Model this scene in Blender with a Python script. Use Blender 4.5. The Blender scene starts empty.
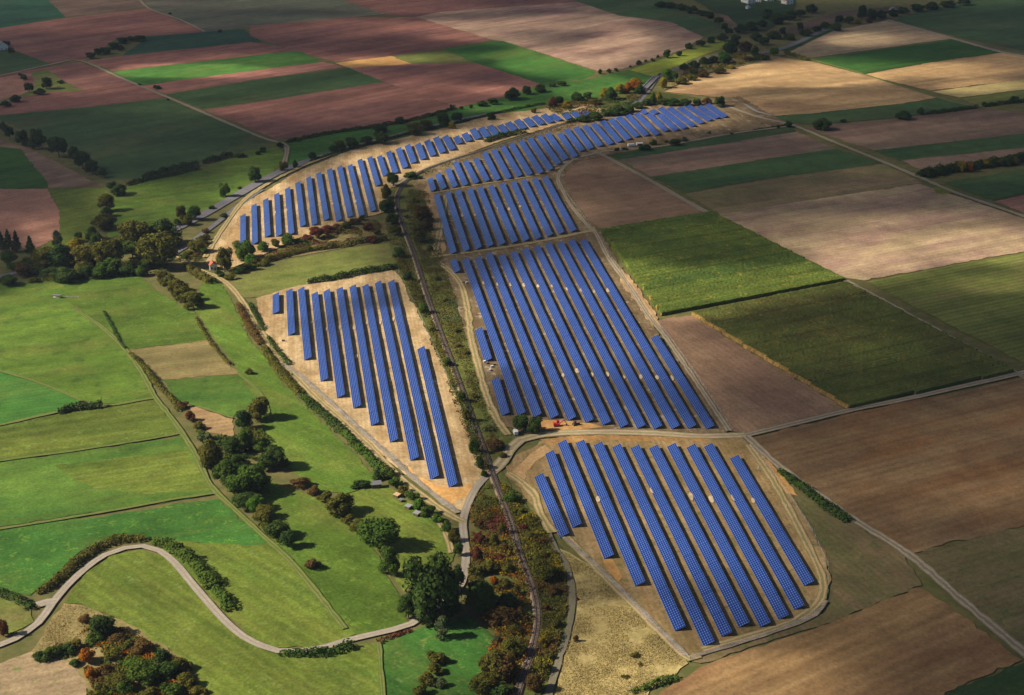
import bpy, bmesh, math, random
import numpy as np
from math import radians, sin, cos, tan, pi, atan, hypot
from mathutils import Vector

# ------------------------------------------------------------------ camera, sky, sun, exposure
SC = bpy.context.scene
COL = SC.collection
CAM_H, FPX, PITCH = 320.0, 1500.0, radians(21.0)
W, H = 1024, 695
cam_d = bpy.data.cameras.new('camera')
cam = bpy.data.objects.new('camera', cam_d); COL.objects.link(cam)
cam.location = (0, 0, CAM_H)
cam.rotation_euler = (radians(90) - PITCH, 0, 0)
cam_d.sensor_width = 36.0
cam_d.lens = FPX / W * 36.0
cam_d.clip_start = 1.0
cam_d.clip_end = 60000.0
SC.camera = cam

SUN_EL, SUN_AZ = radians(36.5), math.atan2(-0.14, -0.99)      # direction towards the sun, in the XY plane
SUN_VEC = Vector((cos(SUN_EL) * cos(SUN_AZ), cos(SUN_EL) * sin(SUN_AZ), sin(SUN_EL)))
world = bpy.data.worlds.new('World'); SC.world = world
world.use_nodes = True
wn = world.node_tree; wn.nodes.clear()
wo = wn.nodes.new('ShaderNodeOutputWorld'); wb = wn.nodes.new('ShaderNodeBackground')
sky = wn.nodes.new('ShaderNodeTexSky'); sky.sky_type = 'NISHITA'; sky.sun_disc = False
sky.sun_elevation = SUN_EL
sky.sun_rotation = math.atan2(SUN_VEC.x, SUN_VEC.y)
sky.air_density = 0.55; sky.dust_density = 0.1; sky.ozone_density = 1.6; sky.altitude = 400
wb.inputs['Strength'].default_value = 0.05
wn.links.new(sky.outputs[0], wb.inputs[0]); wn.links.new(wb.outputs[0], wo.inputs[0])
sun_d = bpy.data.lights.new('sun', 'SUN'); sun = bpy.data.objects.new('sun', sun_d); COL.objects.link(sun)
sun_d.energy = 5.0; sun_d.angle = radians(0.5); sun_d.color = (1.0, 0.90, 0.74)
sun.location = SUN_VEC * 4000
sun.rotation_euler = SUN_VEC.to_track_quat('Z', 'Y').to_euler()
SC.view_settings.view_transform = 'Standard'
SC.view_settings.look = 'None'
SC.view_settings.exposure = 0.54
SC.view_settings.gamma = 1.0
SC.view_settings.use_curve_mapping = False
SC.cycles.max_bounces = 6
SC.cycles.diffuse_bounces = 2
SC.cycles.glossy_bounces = 2
SC.cycles.transparent_max_bounces = 24

R = random.Random(7)
NR = np.random.default_rng(11)

# ------------------------------------------------------------------ reading positions off the photograph
def at(px, py, z=0.0):
    """The point of the place at height z that the photograph shows at pixel (px, py)."""
    u = (px - W / 2) / FPX; v = (H / 2 - py) / FPX
    d = (u, cos(PITCH) + v * sin(PITCH), -sin(PITCH) + v * cos(PITCH))
    t = (z - CAM_H) / d[2]
    return Vector((d[0] * t, d[1] * t, z))
def dep(py): return PITCH - atan((H / 2 - py) / FPX)
def mpp(px, py):
    a = at(px, py); b = at(px + 1, py)
    return (b - a).length
def P2(pts, z=0.0): return [at(p[0], p[1], z) for p in pts]

ORD = ('first second third fourth fifth sixth seventh eighth ninth tenth eleventh twelfth thirteenth fourteenth fifteenth sixteenth '
       'seventeenth eighteenth nineteenth twentieth twenty-first twenty-second twenty-third twenty-fourth twenty-fifth twenty-sixth '
       'twenty-seventh twenty-eighth twenty-ninth thirtieth thirty-first thirty-second thirty-third thirty-fourth thirty-fifth '
       'thirty-sixth thirty-seventh thirty-eighth thirty-ninth fortieth').split()

# ------------------------------------------------------------------ materials
def new_mat(name):
    m = bpy.data.materials.new(name); m.use_nodes = True
    nt = m.node_tree; nt.nodes.clear()
    out = nt.nodes.new('ShaderNodeOutputMaterial')
    return m, nt, out
def N(nt, t, **kw):
    n = nt.nodes.new(t)
    for k, v in kw.items(): setattr(n, k, v)
    return n
def mixc(nt, fac, a, b, mode='MIX'):
    n = nt.nodes.new('ShaderNodeMix'); n.data_type = 'RGBA'; n.blend_type = mode; n.clamp_factor = True
    for sock, v in ((n.inputs[0], fac), (n.inputs[6], a), (n.inputs[7], b)):
        if hasattr(v, 'is_output'): nt.links.new(v, sock)
        elif isinstance(v, (tuple, list)): sock.default_value = (*v[:3], 1)
        else: sock.default_value = v
    return n.outputs[2]
def ramp(nt, fac, lo, hi, a=0.0, b=1.0):
    n = nt.nodes.new('ShaderNodeMapRange'); n.clamp = True
    nt.links.new(fac, n.inputs[0])
    for i, v in enumerate((lo, hi, a, b)): n.inputs[i + 1].default_value = v
    return n.outputs[0]
def noise(nt, vec, scale, detail=3.0, rough=0.55):
    n = nt.nodes.new('ShaderNodeTexNoise'); n.inputs['Scale'].default_value = scale
    n.inputs['Detail'].default_value = detail; n.inputs['Roughness'].default_value = rough
    nt.links.new(vec, n.inputs['Vector'])
    return n.outputs['Fac']
def gray(nt, val):
    n = nt.nodes.new('ShaderNodeCombineColor')
    for i in range(3): nt.links.new(val, n.inputs[i])
    return n.outputs[0]
def simple(name, col, rough=0.7, metal=0.0, var=0.0, scale=3.0, spec=0.3):
    m, nt, out = new_mat(name)
    b = N(nt, 'ShaderNodeBsdfPrincipled'); b.inputs['Roughness'].default_value = rough; b.inputs['Metallic'].default_value = metal
    b.inputs['Specular IOR Level'].default_value = spec
    if var:
        g = N(nt, 'ShaderNodeNewGeometry')
        f = noise(nt, g.outputs['Position'], scale)
        c = mixc(nt, f, tuple(c * (1 - var) for c in col), tuple(min(1, c * (1 + var)) for c in col))
        nt.links.new(c, b.inputs['Base Color'])
    else: b.inputs['Base Color'].default_value = (*col, 1)
    nt.links.new(b.outputs[0], out.inputs[0])
    return m
def land(name, c0, c1, c2, ang=0.0, streak=(160.0, 9.0), blotch=70.0, blo=0.5, grain=0.22, gsize=1.6, rows=0.0, rowamp=0.12, tram=0.0, tramamp=.13, seed=0.0, fleck=None, band=.16, bigamp=.14):
    """Soil or crop: c0/c1 mixed in streaks along the tillage direction, c2 in blotches, plus grain, drill rows and tram lines."""
    m, nt, out = new_mat(name)
    g = N(nt, 'ShaderNodeNewGeometry')
    vr = N(nt, 'ShaderNodeVectorRotate'); vr.rotation_type = 'Z_AXIS'; vr.inputs['Angle'].default_value = -ang
    nt.links.new(g.outputs['Position'], vr.inputs['Vector'])
    off = N(nt, 'ShaderNodeVectorMath'); off.operation = 'ADD'; off.inputs[1].default_value = (seed * 37.1, seed * 91.7, 0)
    nt.links.new(vr.outputs[0], off.inputs[0])
    sc = N(nt, 'ShaderNodeVectorMath'); sc.operation = 'MULTIPLY'; sc.inputs[1].default_value = (1 / streak[0], 1 / streak[1], 0)
    nt.links.new(off.outputs[0], sc.inputs[0])
    f = ramp(nt, noise(nt, sc.outputs[0], 1.0, 4.0, 0.6), 0.32, 0.68)
    c = mixc(nt, f, c0, c1)
    s2 = N(nt, 'ShaderNodeVectorMath'); s2.operation = 'MULTIPLY'; s2.inputs[1].default_value = (1 / (blotch * 2.4), 1 / blotch, 0)
    nt.links.new(off.outputs[0], s2.inputs[0])
    b = ramp(nt, noise(nt, s2.outputs[0], 1.0, 5.0, 0.62), blo, blo + 0.2)
    c = mixc(nt, b, c, c2)
    if fleck:
        ff = ramp(nt, noise(nt, off.outputs[0], 1 / 6.0, 4.0, 0.7), 0.56, 0.66, 0.0, 0.75)
        c = mixc(nt, ff, c, fleck)
    s3 = N(nt, 'ShaderNodeVectorMath'); s3.operation = 'MULTIPLY'; s3.inputs[1].default_value = (1 / 330.0, 1 / 34.0, 0)
    nt.links.new(off.outputs[0], s3.inputs[0])
    c = mixc(nt, 1.0, c, gray(nt, ramp(nt, noise(nt, s3.outputs[0], 1.0, 3.0, 0.55), .3, .7, 1 - band, 1 + band)), 'MULTIPLY')
    fine = noise(nt, off.outputs[0], 1 / gsize, 3.0, 0.7)
    c = mixc(nt, 1.0, c, gray(nt, ramp(nt, fine, 0.25, 0.75, 1 - grain, 1 + grain)), 'MULTIPLY')
    mid = noise(nt, off.outputs[0], 1 / 14.0, 5.0, 0.68)
    big = noise(nt, off.outputs[0], 1 / 60.0, 4.0, 0.6)
    c = mixc(nt, 1.0, c, gray(nt, ramp(nt, big, 0.3, 0.7, 1 - bigamp, 1 + bigamp)), 'MULTIPLY')
    c = mixc(nt, 1.0, c, gray(nt, ramp(nt, mid, 0.3, 0.7, 1 - grain * 0.8, 1 + grain * 0.8)), 'MULTIPLY')
    for per, amp in ((rows, rowamp), (tram, tramamp)):
        if per:
            wv = N(nt, 'ShaderNodeTexWave'); wv.wave_type = 'BANDS'; wv.bands_direction = 'Y'
            wv.inputs['Scale'].default_value = 0.314 / per; wv.inputs['Distortion'].default_value = 1.2 * per / 6
            wv.inputs['Detail'].default_value = 2.0; wv.inputs['Detail Scale'].default_value = 0.6 / per
            nt.links.new(off.outputs[0], wv.inputs['Vector'])
            lo = 0.0 if per == rows else 0.86
            c = mixc(nt, 1.0, c, gray(nt, ramp(nt, wv.outputs['Fac'], lo, 1.0, 1.0 + (amp if per == rows else 0), 1.0 - amp)), 'MULTIPLY')
    bs = N(nt, 'ShaderNodeBsdfPrincipled'); bs.inputs['Roughness'].default_value = 0.95; bs.inputs['Specular IOR Level'].default_value = 0.1
    nt.links.new(c, bs.inputs['Base Color'])
    bp = N(nt, 'ShaderNodeBump'); bp.inputs['Strength'].default_value = 0.5; bp.inputs['Distance'].default_value = 0.35
    nt.links.new(fine, bp.inputs['Height']); nt.links.new(bp.outputs[0], bs.inputs['Normal'])
    nt.links.new(bs.outputs[0], out.inputs[0])
    return m

# ------------------------------------------------------------------ mesh helpers
def link(name, me, mats=(), parent=None):
    o = bpy.data.objects.new(name, me); COL.objects.link(o)
    for m in (mats if isinstance(mats, (list, tuple)) else [mats]): me.materials.append(m)
    if parent is not None: o.parent = parent
    return o
def tag(o, label=None, cat=None, group=None, kind=None):
    if label: o['label'] = label
    if cat: o['category'] = cat
    if group: o['group'] = group
    if kind: o['kind'] = kind
    return o
def empty(name, loc=(0, 0, 0), rz=0.0):
    o = bpy.data.objects.new(name, None); COL.objects.link(o)
    o.location = loc; o.rotation_euler = (0, 0, rz); o.empty_display_size = 0.5
    return o
class MB:
    def __init__(s): s.v = []; s.f = []; s.mi = []
    def face(s, vs, mi=0):
        b = len(s.v); s.v += [tuple(v) for v in vs]; s.f.append(list(range(b, b + len(vs)))); s.mi.append(mi)
    def box(s, c, size, rz=0.0, mi=0, taper=1.0, shift=(0, 0)):
        cx, cy, cz = c; hx, hy, hz = size[0] / 2, size[1] / 2, size[2] / 2
        ca, sa = cos(rz), sin(rz); b = len(s.v)
        for k, sg in ((1.0, -1), (taper, 1)):
            for (x, y) in ((-hx, -hy), (hx, -hy), (hx, hy), (-hx, hy)):
                x = x * k + (shift[0] if sg > 0 else 0); y = y * k + (shift[1] if sg > 0 else 0)
                s.v.append((cx + x * ca - y * sa, cy + x * sa + y * ca, cz + sg * hz))
        for q in ((3, 2, 1, 0), (4, 5, 6, 7), (0, 1, 5, 4), (1, 2, 6, 5), (2, 3, 7, 6), (3, 0, 4, 7)):
            s.f.append([b + i for i in q]); s.mi.append(mi)
    def tube(s, a, b_, r0, r1, n=6, mi=0):
        a = Vector(a); b_ = Vector(b_); d = (b_ - a).normalized()
        u = d.orthogonal().normalized(); w = d.cross(u); b = len(s.v)
        for p, r in ((a, r0), (b_, r1)):
            for i in range(n):
                t = 2 * pi * i / n; s.v.append(tuple(p + u * (r * cos(t)) + w * (r * sin(t))))
        for i in range(n):
            j = (i + 1) % n; s.f.append([b + i, b + j, b + n + j, b + n + i]); s.mi.append(mi)
        s.f.append([b + i for i in range(n)][::-1]); s.mi.append(mi)
        s.f.append([b + n + i for i in range(n)]); s.mi.append(mi)
    def build(s, name, mats, parent=None):
        me = bpy.data.meshes.new(name); me.from_pydata(s.v, [], s.f); me.update()
        if any(s.mi): me.polygons.foreach_set('material_index', s.mi)
        return link(name, me, mats, parent)
def smooth_line(pts, step):
    """Catmull-Rom through pts, resampled about every step metres."""
    P = [Vector(p) for p in pts]
    if len(P) < 3:
        n = max(1, int((P[1] - P[0]).length / step)); return [P[0].lerp(P[1], i / n) for i in range(n + 1)]
    P = [P[0] * 2 - P[1]] + P + [P[-1] * 2 - P[-2]]
    o = []
    for i in range(1, len(P) - 2):
        a, b, c, d = P[i - 1:i + 3]; n = max(1, int((c - b).length / step))
        for k in range(n):
            t = k / n
            o.append(0.5 * ((2 * b) + (c - a) * t + (2 * a - 5 * b + 4 * c - d) * t * t + (3 * b - a - 3 * c + d) * t ** 3))
    o.append(P[-2]); return o
def perp(d): return Vector((-d.y, d.x, 0)).normalized()
def side_normals(L):
    o = []
    for i in range(len(L)):
        d = L[min(i + 1, len(L) - 1)] - L[max(i - 1, 0)]; o.append(perp(d))
    return o
def inside(poly, x, y):
    c = False; j = len(poly) - 1
    for i in range(len(poly)):
        xi, yi, xj, yj = poly[i][0], poly[i][1], poly[j][0], poly[j][1]
        if (yi > y) != (yj > y) and x < (xj - xi) * (y - yi) / (yj - yi) + xi: c = not c
        j = i
    return c

# ------------------------------------------------------------------ clouds: they stand between the sun and the land and throw the patchy shade
CLOUD_Z = 900.0
LIT = [  # (px, py, rx, ry, strength): openings in the deck, as the patches of sun they leave on the ground
    (120, 330, 190, 95, 1), (60, 420, 260, 130, 1), (250, 420, 190, 150, 1), (120, 560, 330, 150, 1), (330, 470, 160, 130, 1), (60, 690, 330, 110, 1),
    (300, 265, 110, 60, 1), (270, 215, 70, 40, .95), (345, 190, 45, 40, .8), (400, 380, 75, 140, 1), (440, 470, 45, 60, 1), (330, 640, 140, 80, 1),
    (30, 235, 60, 30, .75), (90, 205, 50, 32, .7), (170, 215, 75, 35, .75), (235, 180, 60, 25, .5), (150, 262, 160, 40, .9),
    (200, 71, 100, 9, .95), (375, 60, 60, 7, .8), (430, 58, 45, 6, .5), (525, 62, 65, 24, .95), (600, 52, 65, 24, .9), (500, 40, 60, 9, .6),
    (490, 90, 55, 9, .8), (600, 88, 70, 14, .9), (680, 60, 50, 14, .8), (560, 22, 80, 8, .45), (420, 8, 70, 5, .35), (480, 108, 70, 8, .75),
    (800, 76, 115, 13, 1), (690, 84, 45, 14, .95), (860, 40, 60, 9, .75), (830, 64, 70, 8, .6), (930, 72, 95, 10, .75), (980, 86, 70, 9, .8), (960, 40, 60, 7, .35),
    (560, 128, 130, 24, .85), (690, 114, 70, 18, .85), (470, 150, 80, 26, .8), (390, 165, 60, 24, .7), (420, 165, 30, 18, .55), (445, 205, 22, 28, .8), (390, 160, 35, 16, .4),
    (905, 250, 120, 20, .85), (1000, 245, 60, 26, .9), (990, 285, 90, 14, .7), (860, 265, 70, 20, .8), (930, 222, 90, 10, .4), (800, 195, 90, 12, .3),
    (760, 288, 85, 24, .85), (690, 300, 60, 24, .95), (630, 290, 22, 30, .95), (640, 195, 60, 18, .35), (650, 225, 60, 14, .3),
    (480, 330, 26, 46, .85), (550, 290, 90, 55, .8), (570, 330, 100, 55, .75), (610, 370, 90, 60, .7), (540, 415, 70, 45, .75), (640, 425, 80, 20, .6), (720, 370, 70, 35, .45), (510, 210, 80, 50, .75),
    (550, 470, 50, 60, .95), (600, 500, 56, 70, .8), (650, 455, 70, 35, .75), (640, 560, 60, 60, .7), (720, 530, 90, 90, .55), (760, 590, 60, 50, .45), (495, 500, 25, 50, .7), (480, 560, 22, 50, .5),
    (620, 645, 60, 45, 1), (900, 470, 190, 80, .28), (880, 590, 130, 80, .35), (770, 250, 130, 40, .25), (500, 560, 45, 90, .9), (700, 520, 90, 70, .5), (850, 350, 110, 40, .35), (330, 112, 120, 14, .35), (400, 90, 90, 18, .4), (360, 30, 120, 14, .35), (450, 30, 90, 12, .4), (60, 90, 80, 12, .25), (90, 25, 110, 12, .25), (660, 170, 120, 14, .3), (880, 135, 110, 12, .3), (820, 230, 110, 20, .35), (580, 690, 80, 40, 1), (720, 690, 90, 30, .95), (780, 665, 80, 22, .6), (700, 640, 60, 30, .45), (545, 670, 30, 40, .8),
    (850, 560, 50, 50, .3), (470, 650, 60, 55, .8), (900, 430, 120, 16, .25), (980, 405, 60, 10, .3), (820, 330, 60, 30, .2), (960, 180, 50, 8, .4), (850, 175, 60, 8, .3),
]
def vnoise(x, y, seed):
    xi = np.floor(x).astype(np.int64); yi = np.floor(y).astype(np.int64); fx = x - xi; fy = y - yi
    fx = fx * fx * (3 - 2 * fx); fy = fy * fy * (3 - 2 * fy)
    def h(a, b):
        n = (a * 374761393 + b * 668265263 + seed * 1442695041) & 0x7fffffff
        n = ((n ^ (n >> 13)) * 1274126177) & 0x7fffffff
        return ((n ^ (n >> 16)) & 0xffff) / 65535.0
    return (h(xi, yi) * (1 - fx) + h(xi + 1, yi) * fx) * (1 - fy) + (h(xi, yi + 1) * (1 - fx) + h(xi + 1, yi + 1) * fx) * fy
def fbm(x, y, seed, octs=4):
    s = 0; a = 0.5; t = 0
    for o in range(octs): s = s + a * vnoise(x * 2 ** o, y * 2 ** o, seed + o); t += a; a *= 0.55
    return s / t
CLOUD_STEP = 20.0
CLOUD_TMAX, CLOUD_DENS = 46.0, 0.035
def build_clouds():
    xs = np.arange(-1900, 1900, CLOUD_STEP); ys = np.arange(380, 4400, CLOUD_STEP)
    X, Y = np.meshgrid(xs, ys)
    # where each ground point shows in the photograph, to look up how sunny it is there
    cp, sp = cos(PITCH), sin(PITCH)
    zc = Y * cp + CAM_H * sp; yc = Y * sp - CAM_H * cp
    px = W / 2 + FPX * X / zc; py = H / 2 - FPX * yc / zc
    lit = np.zeros_like(X)
    wob = (fbm(X / 90, Y / 140, 3) - 0.5) * 0.9
    for cx, cy, rx, ry, s in LIT:
        r = np.sqrt(((px - cx) / rx) ** 2 + ((py - cy) / ry) ** 2) + wob
        t = np.clip((1.12 - r) / 0.55, 0, 1); t = t * t * (3 - 2 * t)
        lit = 1 - (1 - lit) * (1 - s * t)
    n2 = fbm(X / 160, Y / 260, 9)
    outside = (px < -60) | (px > 1090) | (py > 740) | (py < -25)
    lit = np.where(outside, np.clip((n2 - 0.45) * 5, 0, 1), lit)
    n3 = fbm(X / 330 + 5, Y / 120 + 9, 15, 3)
    lit = np.clip(lit + np.clip((n3 - 0.40) * 1.5, -.1, .55) * (1 - lit), 0, 1)
    thick = CLOUD_TMAX * (1 - lit) ** 1.15 * (0.85 + 0.3 * fbm(X / 60, Y / 60, 21))
    thick[thick < 1.2] = 0
    shift = SUN_VEC * (CLOUD_Z / SUN_VEC.z)
    X = X + shift.x; Y = Y + shift.y
    ny, nx = thick.shape
    mask = thick > 0
    cell = mask[:-1, :-1] & mask[1:, :-1] & mask[:-1, 1:] & mask[1:, 1:]
    # connected banks of cloud
    lab = np.zeros(cell.shape, int); n = 0
    for a in range(cell.shape[0]):
        for b in range(cell.shape[1]):
            if cell[a, b] and not lab[a, b]:
                n += 1; st = [(a, b)]; lab[a, b] = n
                while st:
                    i, j = st.pop()
                    for u, v in ((i + 1, j), (i - 1, j), (i, j + 1), (i, j - 1)):
                        if 0 <= u < cell.shape[0] and 0 <= v < cell.shape[1] and cell[u, v] and not lab[u, v]:
                            lab[u, v] = n; st.append((u, v))
    m, nt, out = new_mat('cloud')
    pv = N(nt, 'ShaderNodeVolumePrincipled')
    pv.inputs['Color'].default_value = (0.55, 0.57, 0.60, 1); pv.inputs['Density'].default_value = CLOUD_DENS; pv.inputs['Anisotropy'].default_value = 0.6
    nt.links.new(pv.outputs[0], out.inputs['Volume'])
    for k in range(1, n + 1):
        cs = np.argwhere(lab == k)
        if len(cs) < 12: continue
        idx = {}; vs = []; fs = []
        edge = {}
        def vid(i, j, up):
            key = (i, j, up)
            if key not in idx:
                idx[key] = len(vs); t = thick[i, j]
                vs.append((X[i, j], Y[i, j], CLOUD_Z + (0.7 * t if up else -0.3 * t)))
            return idx[key]
        for i, j in cs:
            q = [(i, j), (i, j + 1), (i + 1, j + 1), (i + 1, j)]
            fs.append([vid(*p, True) for p in q]); fs.append([vid(*p, False) for p in q[::-1]])
            for a_, b_ in zip(q, q[1:] + q[:1]): edge[(a_, b_)] = 1
        for (a_, b_) in list(edge):
            if (b_, a_) not in edge: fs.append([vid(*a_, False), vid(*b_, False), vid(*b_, True), vid(*a_, True)])
        me = bpy.data.meshes.new('cloud'); me.from_pydata(vs, [], fs); me.update()
        tag(link('cloud', me, m), 'broken white cloud bank drifting high over the fields', 'cloud', 'clouds over the valley', 'structure')
build_clouds()

# ------------------------------------------------------------------ land
def ground_material():
    m, nt, out = new_mat('ground')
    g = N(nt, 'ShaderNodeNewGeometry')
    vr = N(nt, 'ShaderNodeVectorRotate'); vr.rotation_type = 'Z_AXIS'; vr.inputs['Angle'].default_value = -0.5
    nt.links.new(g.outputs['Position'], vr.inputs['Vector'])
    sc = N(nt, 'ShaderNodeVectorMath'); sc.operation = 'MULTIPLY'; sc.inputs[1].default_value = (1 / 420, 1 / 190, 0)
    nt.links.new(vr.outputs[0], sc.inputs[0])
    vo = N(nt, 'ShaderNodeTexVoronoi'); vo.distance = 'CHEBYCHEV'; vo.inputs['Scale'].default_value = 1.0; vo.inputs['Randomness'].default_value = 0.6
    nt.links.new(sc.outputs[0], vo.inputs['Vector'])
    sp = N(nt, 'ShaderNodeSeparateColor'); nt.links.new(vo.outputs['Color'], sp.inputs[0])
    cr = N(nt, 'ShaderNodeValToRGB'); cr.color_ramp.interpolation = 'CONSTANT'
    cols = [(0, (.07, .14, .03)), (.3, (.25, .15, .11)), (.5, (.11, .17, .03)), (.68, (.32, .23, .15)), (.84, (.06, .16, .05))]
    el = cr.color_ramp.elements
    el[0].position, el[0].color = cols[0][0], (*cols[0][1], 1); el[1].position, el[1].color = cols[1][0], (*cols[1][1], 1)
    for p, c in cols[2:]:
        e = el.new(p); e.color = (*c, 1)
    nt.links.new(sp.outputs[0], cr.inputs[0])
    f = noise(nt, g.outputs['Position'], 1 / 9.0, 5, 0.7)
    c = mixc(nt, 1.0, cr.outputs[0], gray(nt, ramp(nt, f, 0.25, 0.75, 0.7, 1.3)), 'MULTIPLY')
    # close in, the ground between the fields is rough grass
    ln = N(nt, 'ShaderNodeVectorMath'); ln.operation = 'DISTANCE'; ln.inputs[1].default_value = (0, 1300, 0)
    nt.links.new(g.outputs['Position'], ln.inputs[0])
    b = N(nt, 'ShaderNodeBsdfPrincipled'); b.inputs['Roughness'].default_value = 1; b.inputs['Specular IOR Level'].default_value = 0.1
    gr = mixc(nt, ramp(nt, f, 0.4, 0.62), (.105, .110, .035), (.17, .145, .055))
    c = mixc(nt, ramp(nt, ln.outputs['Value'], 1250, 1500), gr, c)
    nt.links.new(c, b.inputs['Base Color']); nt.links.new(b.outputs[0], out.inputs[0])
    return m
gb = MB(); S_ = 20000
gb.face([(-S_, -S_, 0), (S_, -S_, 0), (S_, S_, 0), (-S_, S_, 0)])
tag(gb.build('ground', ground_material()), 'rough grassy ground between and beyond the fields', 'ground', kind='structure')

PAL = {  # base colours of crops and soils
    'meadow': ((.078, .150, .019), (.116, .178, .023), (.155, .180, .034)),
    'lush':   ((.042, .138, .024), (.064, .160, .026), (.095, .160, .030)),
    'mown':   ((.108, .158, .021), (.158, .184, .032), (.084, .145, .021)),
    'rough':  ((.070, .150, .022), (.110, .170, .028), (.050, .120, .020)),
    'dgreen': ((.048, .100, .034), (.068, .118, .036), (.105, .115, .042)),
    'teal':   ((.030, .100, .058), (.045, .115, .060), (.065, .115, .060)),
    'purple': ((.240, .100, .080), (.330, .155, .108), (.180, .082, .076)),
    'dusk':   ((.200, .115, .085), (.240, .165, .110), (.160, .125, .080)),
    'grey':   ((.110, .125, .075), (.140, .140, .090), (.170, .130, .100)),
    'pinkish': ((.430, .205, .140), (.490, .255, .175), (.380, .185, .135)),
    'orange': ((.520, .265, .085), (.600, .360, .130), (.440, .240, .100)),
    'tan':    ((.420, .260, .120), (.560, .360, .160), (.350, .220, .120)),
    'gold':   ((.390, .240, .110), (.490, .330, .160), (.300, .175, .090)),
    'brown':  ((.270, .165, .100), (.340, .215, .130), (.230, .130, .085)),
    'umber':  ((.168, .102, .052), (.262, .172, .084), (.205, .108, .046)),
    'stripe': ((.210, .175, .070), (.300, .200, .110), (.160, .165, .055)),
    'pale':   ((.320, .230, .140), (.430, .315, .175), (.310, .198, .140)),
    'straw':  ((.330, .255, .100), (.420, .330, .140), (.240, .200, .075)),
    'lime':   ((.230, .280, .030), (.300, .320, .040), (.190, .250, .030)),
    'olive':  ((.120, .150, .030), (.170, .180, .045), (.190, .155, .060)),
    'maize':  ((.070, .110, .018), (.120, .150, .024), (.055, .095, .018)),
    'rust':   ((.400, .235, .100), (.520, .330, .150), (.280, .125, .065)),
    'dusty':  ((.330, .205, .145), (.430, .290, .195), (.235, .115, .105)),
    'ochre':  ((.400, .240, .090), (.500, .360, .190), (.310, .215, .085)),
    'soil':   ((.470, .318, .155), (.620, .462, .260), (.350, .228, .105)),
}
D0 = ((683, 194), (884, 164)); D1 = ((598, 153), (845, 281)); DL = ((181, 437), (0, 463)); DV = ((207, 546), (355, 632)); DT = ((0, 28), (150, 9))
DTR = ((813, 59), (953, 40)); DB = ((660, 695), (920, 587))
LAYER = [0]
def next_z():
    LAYER[0] += 1; return 0.02 + 0.006 * LAYER[0]
def poly_sheet(name, pts, mat, z, label, cat, jit=0.55, step=4.0, kind='structure'):
    P = P2(pts); out = []
    for i in range(len(P)):
        a, b = P[i], P[(i + 1) % len(P)]; L = (b - a).length; n = max(1, min(140, int(L / step))); ph = R.uniform(0, 99)
        nrm = perp(b - a) if L > 1e-6 else Vector((0, 0, 0))
        for k in range(n):
            p = a.lerp(b, k / n)
            w_ = float(vnoise(np.array(ph + k * L / n / 22.0), np.array(ph), 5) - .5) * 3.0 * sin(pi * k / n)
            out.append(p + nrm * ((R.gauss(0, jit) + w_) if k else 0))
    mb = MB(); mb.face([(p.x, p.y, z) for p in out])
    o = mb.build(name, mat)
    if o.data.polygons[0].normal.z < 0: o.data.flip_normals()
    return tag(o, label, cat, kind=kind)
def field(name, pal, pts, label, d=D0, **kw):
    a, b = at(*d[0]), at(*d[1]); ang = math.atan2(b.y - a.y, b.x - a.x)
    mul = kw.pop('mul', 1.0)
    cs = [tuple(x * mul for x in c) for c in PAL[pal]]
    if name == 'field':
        kw.setdefault('tram', R.choice((0, 14, 18, 24))); kw.setdefault('tramamp', .08); kw.setdefault('rows', R.uniform(3, 5)); kw.setdefault('rowamp', .05); kw.setdefault('grain', .27)
    m = land(name + '_' + pal, *cs, ang=ang, seed=LAYER[0] + 1, **kw)
    return poly_sheet(name, pts, m, next_z(), label, 'field' if 'meadow' not in name else 'meadow')

GRASS = dict(bigamp=.2, streak=(60, 6), blotch=30, grain=0.32, gsize=1.5)
# far upper left
field('field', 'teal', [(-80, -8), (42, -6), (66, 17), (0, 28), (-80, 40)], 'dark blue-green field in the far corner', DT)
field('field', 'dusk', [(40, -8), (136, -8), (146, 7), (66, 17)], 'dusky brown field beside the blue-green corner field', DT, band=.26, mul=.9)
field('field', 'purple', [(-80, 41), (0, 28), (65, 18), (148, 8), (205, 32), (146, 36), (117, 38), (87, 60), (52, 64), (28, 56), (13, 49), (0, 43), (-80, 52)], 'broad purple ploughed field above the dark grove', DT, band=.26)
field('field', 'grey', [(140, -8), (330, -8), (384, 14), (353, 17), (250, 26), (207, 32), (148, 8)], 'large grey-green field above the purple strips', DT)
field('field', 'teal', [(122, 56), (146, 37), (207, 32), (243, 29), (262, 42)], 'dark green strip between the grove and the purple strip', DT, mul=.8)
field('field', 'purple', [(87, 61), (122, 56), (250, 42), (292, 48), (297, 51), (250, 56), (112, 71)], 'narrow purple strip above the bright green strip', DT, band=.26)
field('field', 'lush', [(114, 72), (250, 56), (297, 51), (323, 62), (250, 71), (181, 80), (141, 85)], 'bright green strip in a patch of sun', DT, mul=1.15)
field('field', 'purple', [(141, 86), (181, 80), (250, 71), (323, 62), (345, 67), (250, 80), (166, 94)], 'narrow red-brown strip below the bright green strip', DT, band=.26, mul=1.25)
field('field', 'dgreen', [(166, 95), (250, 81), (347, 68), (385, 82), (250, 103), (203, 109)], 'dark green field below the red-brown strip', DT)
field('field', 'purple', [(203, 110), (250, 103), (385, 82), (457, 107), (420, 119), (350, 130), (277, 139)], 'large purple ploughed field above the tree line', DT, band=.26)
field('field', 'purple', [(250, 26), (353, 17), (416, 17), (493, 40), (441, 49), (392, 56), (335, 62), (297, 51), (250, 36)], 'purple-brown field in the middle of the far plain', DT, band=.26, mul=1.0)
field('field', 'orange', [(335, 63), (392, 56), (412, 64), (350, 68)], 'small orange-brown sunlit field', DT)
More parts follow.
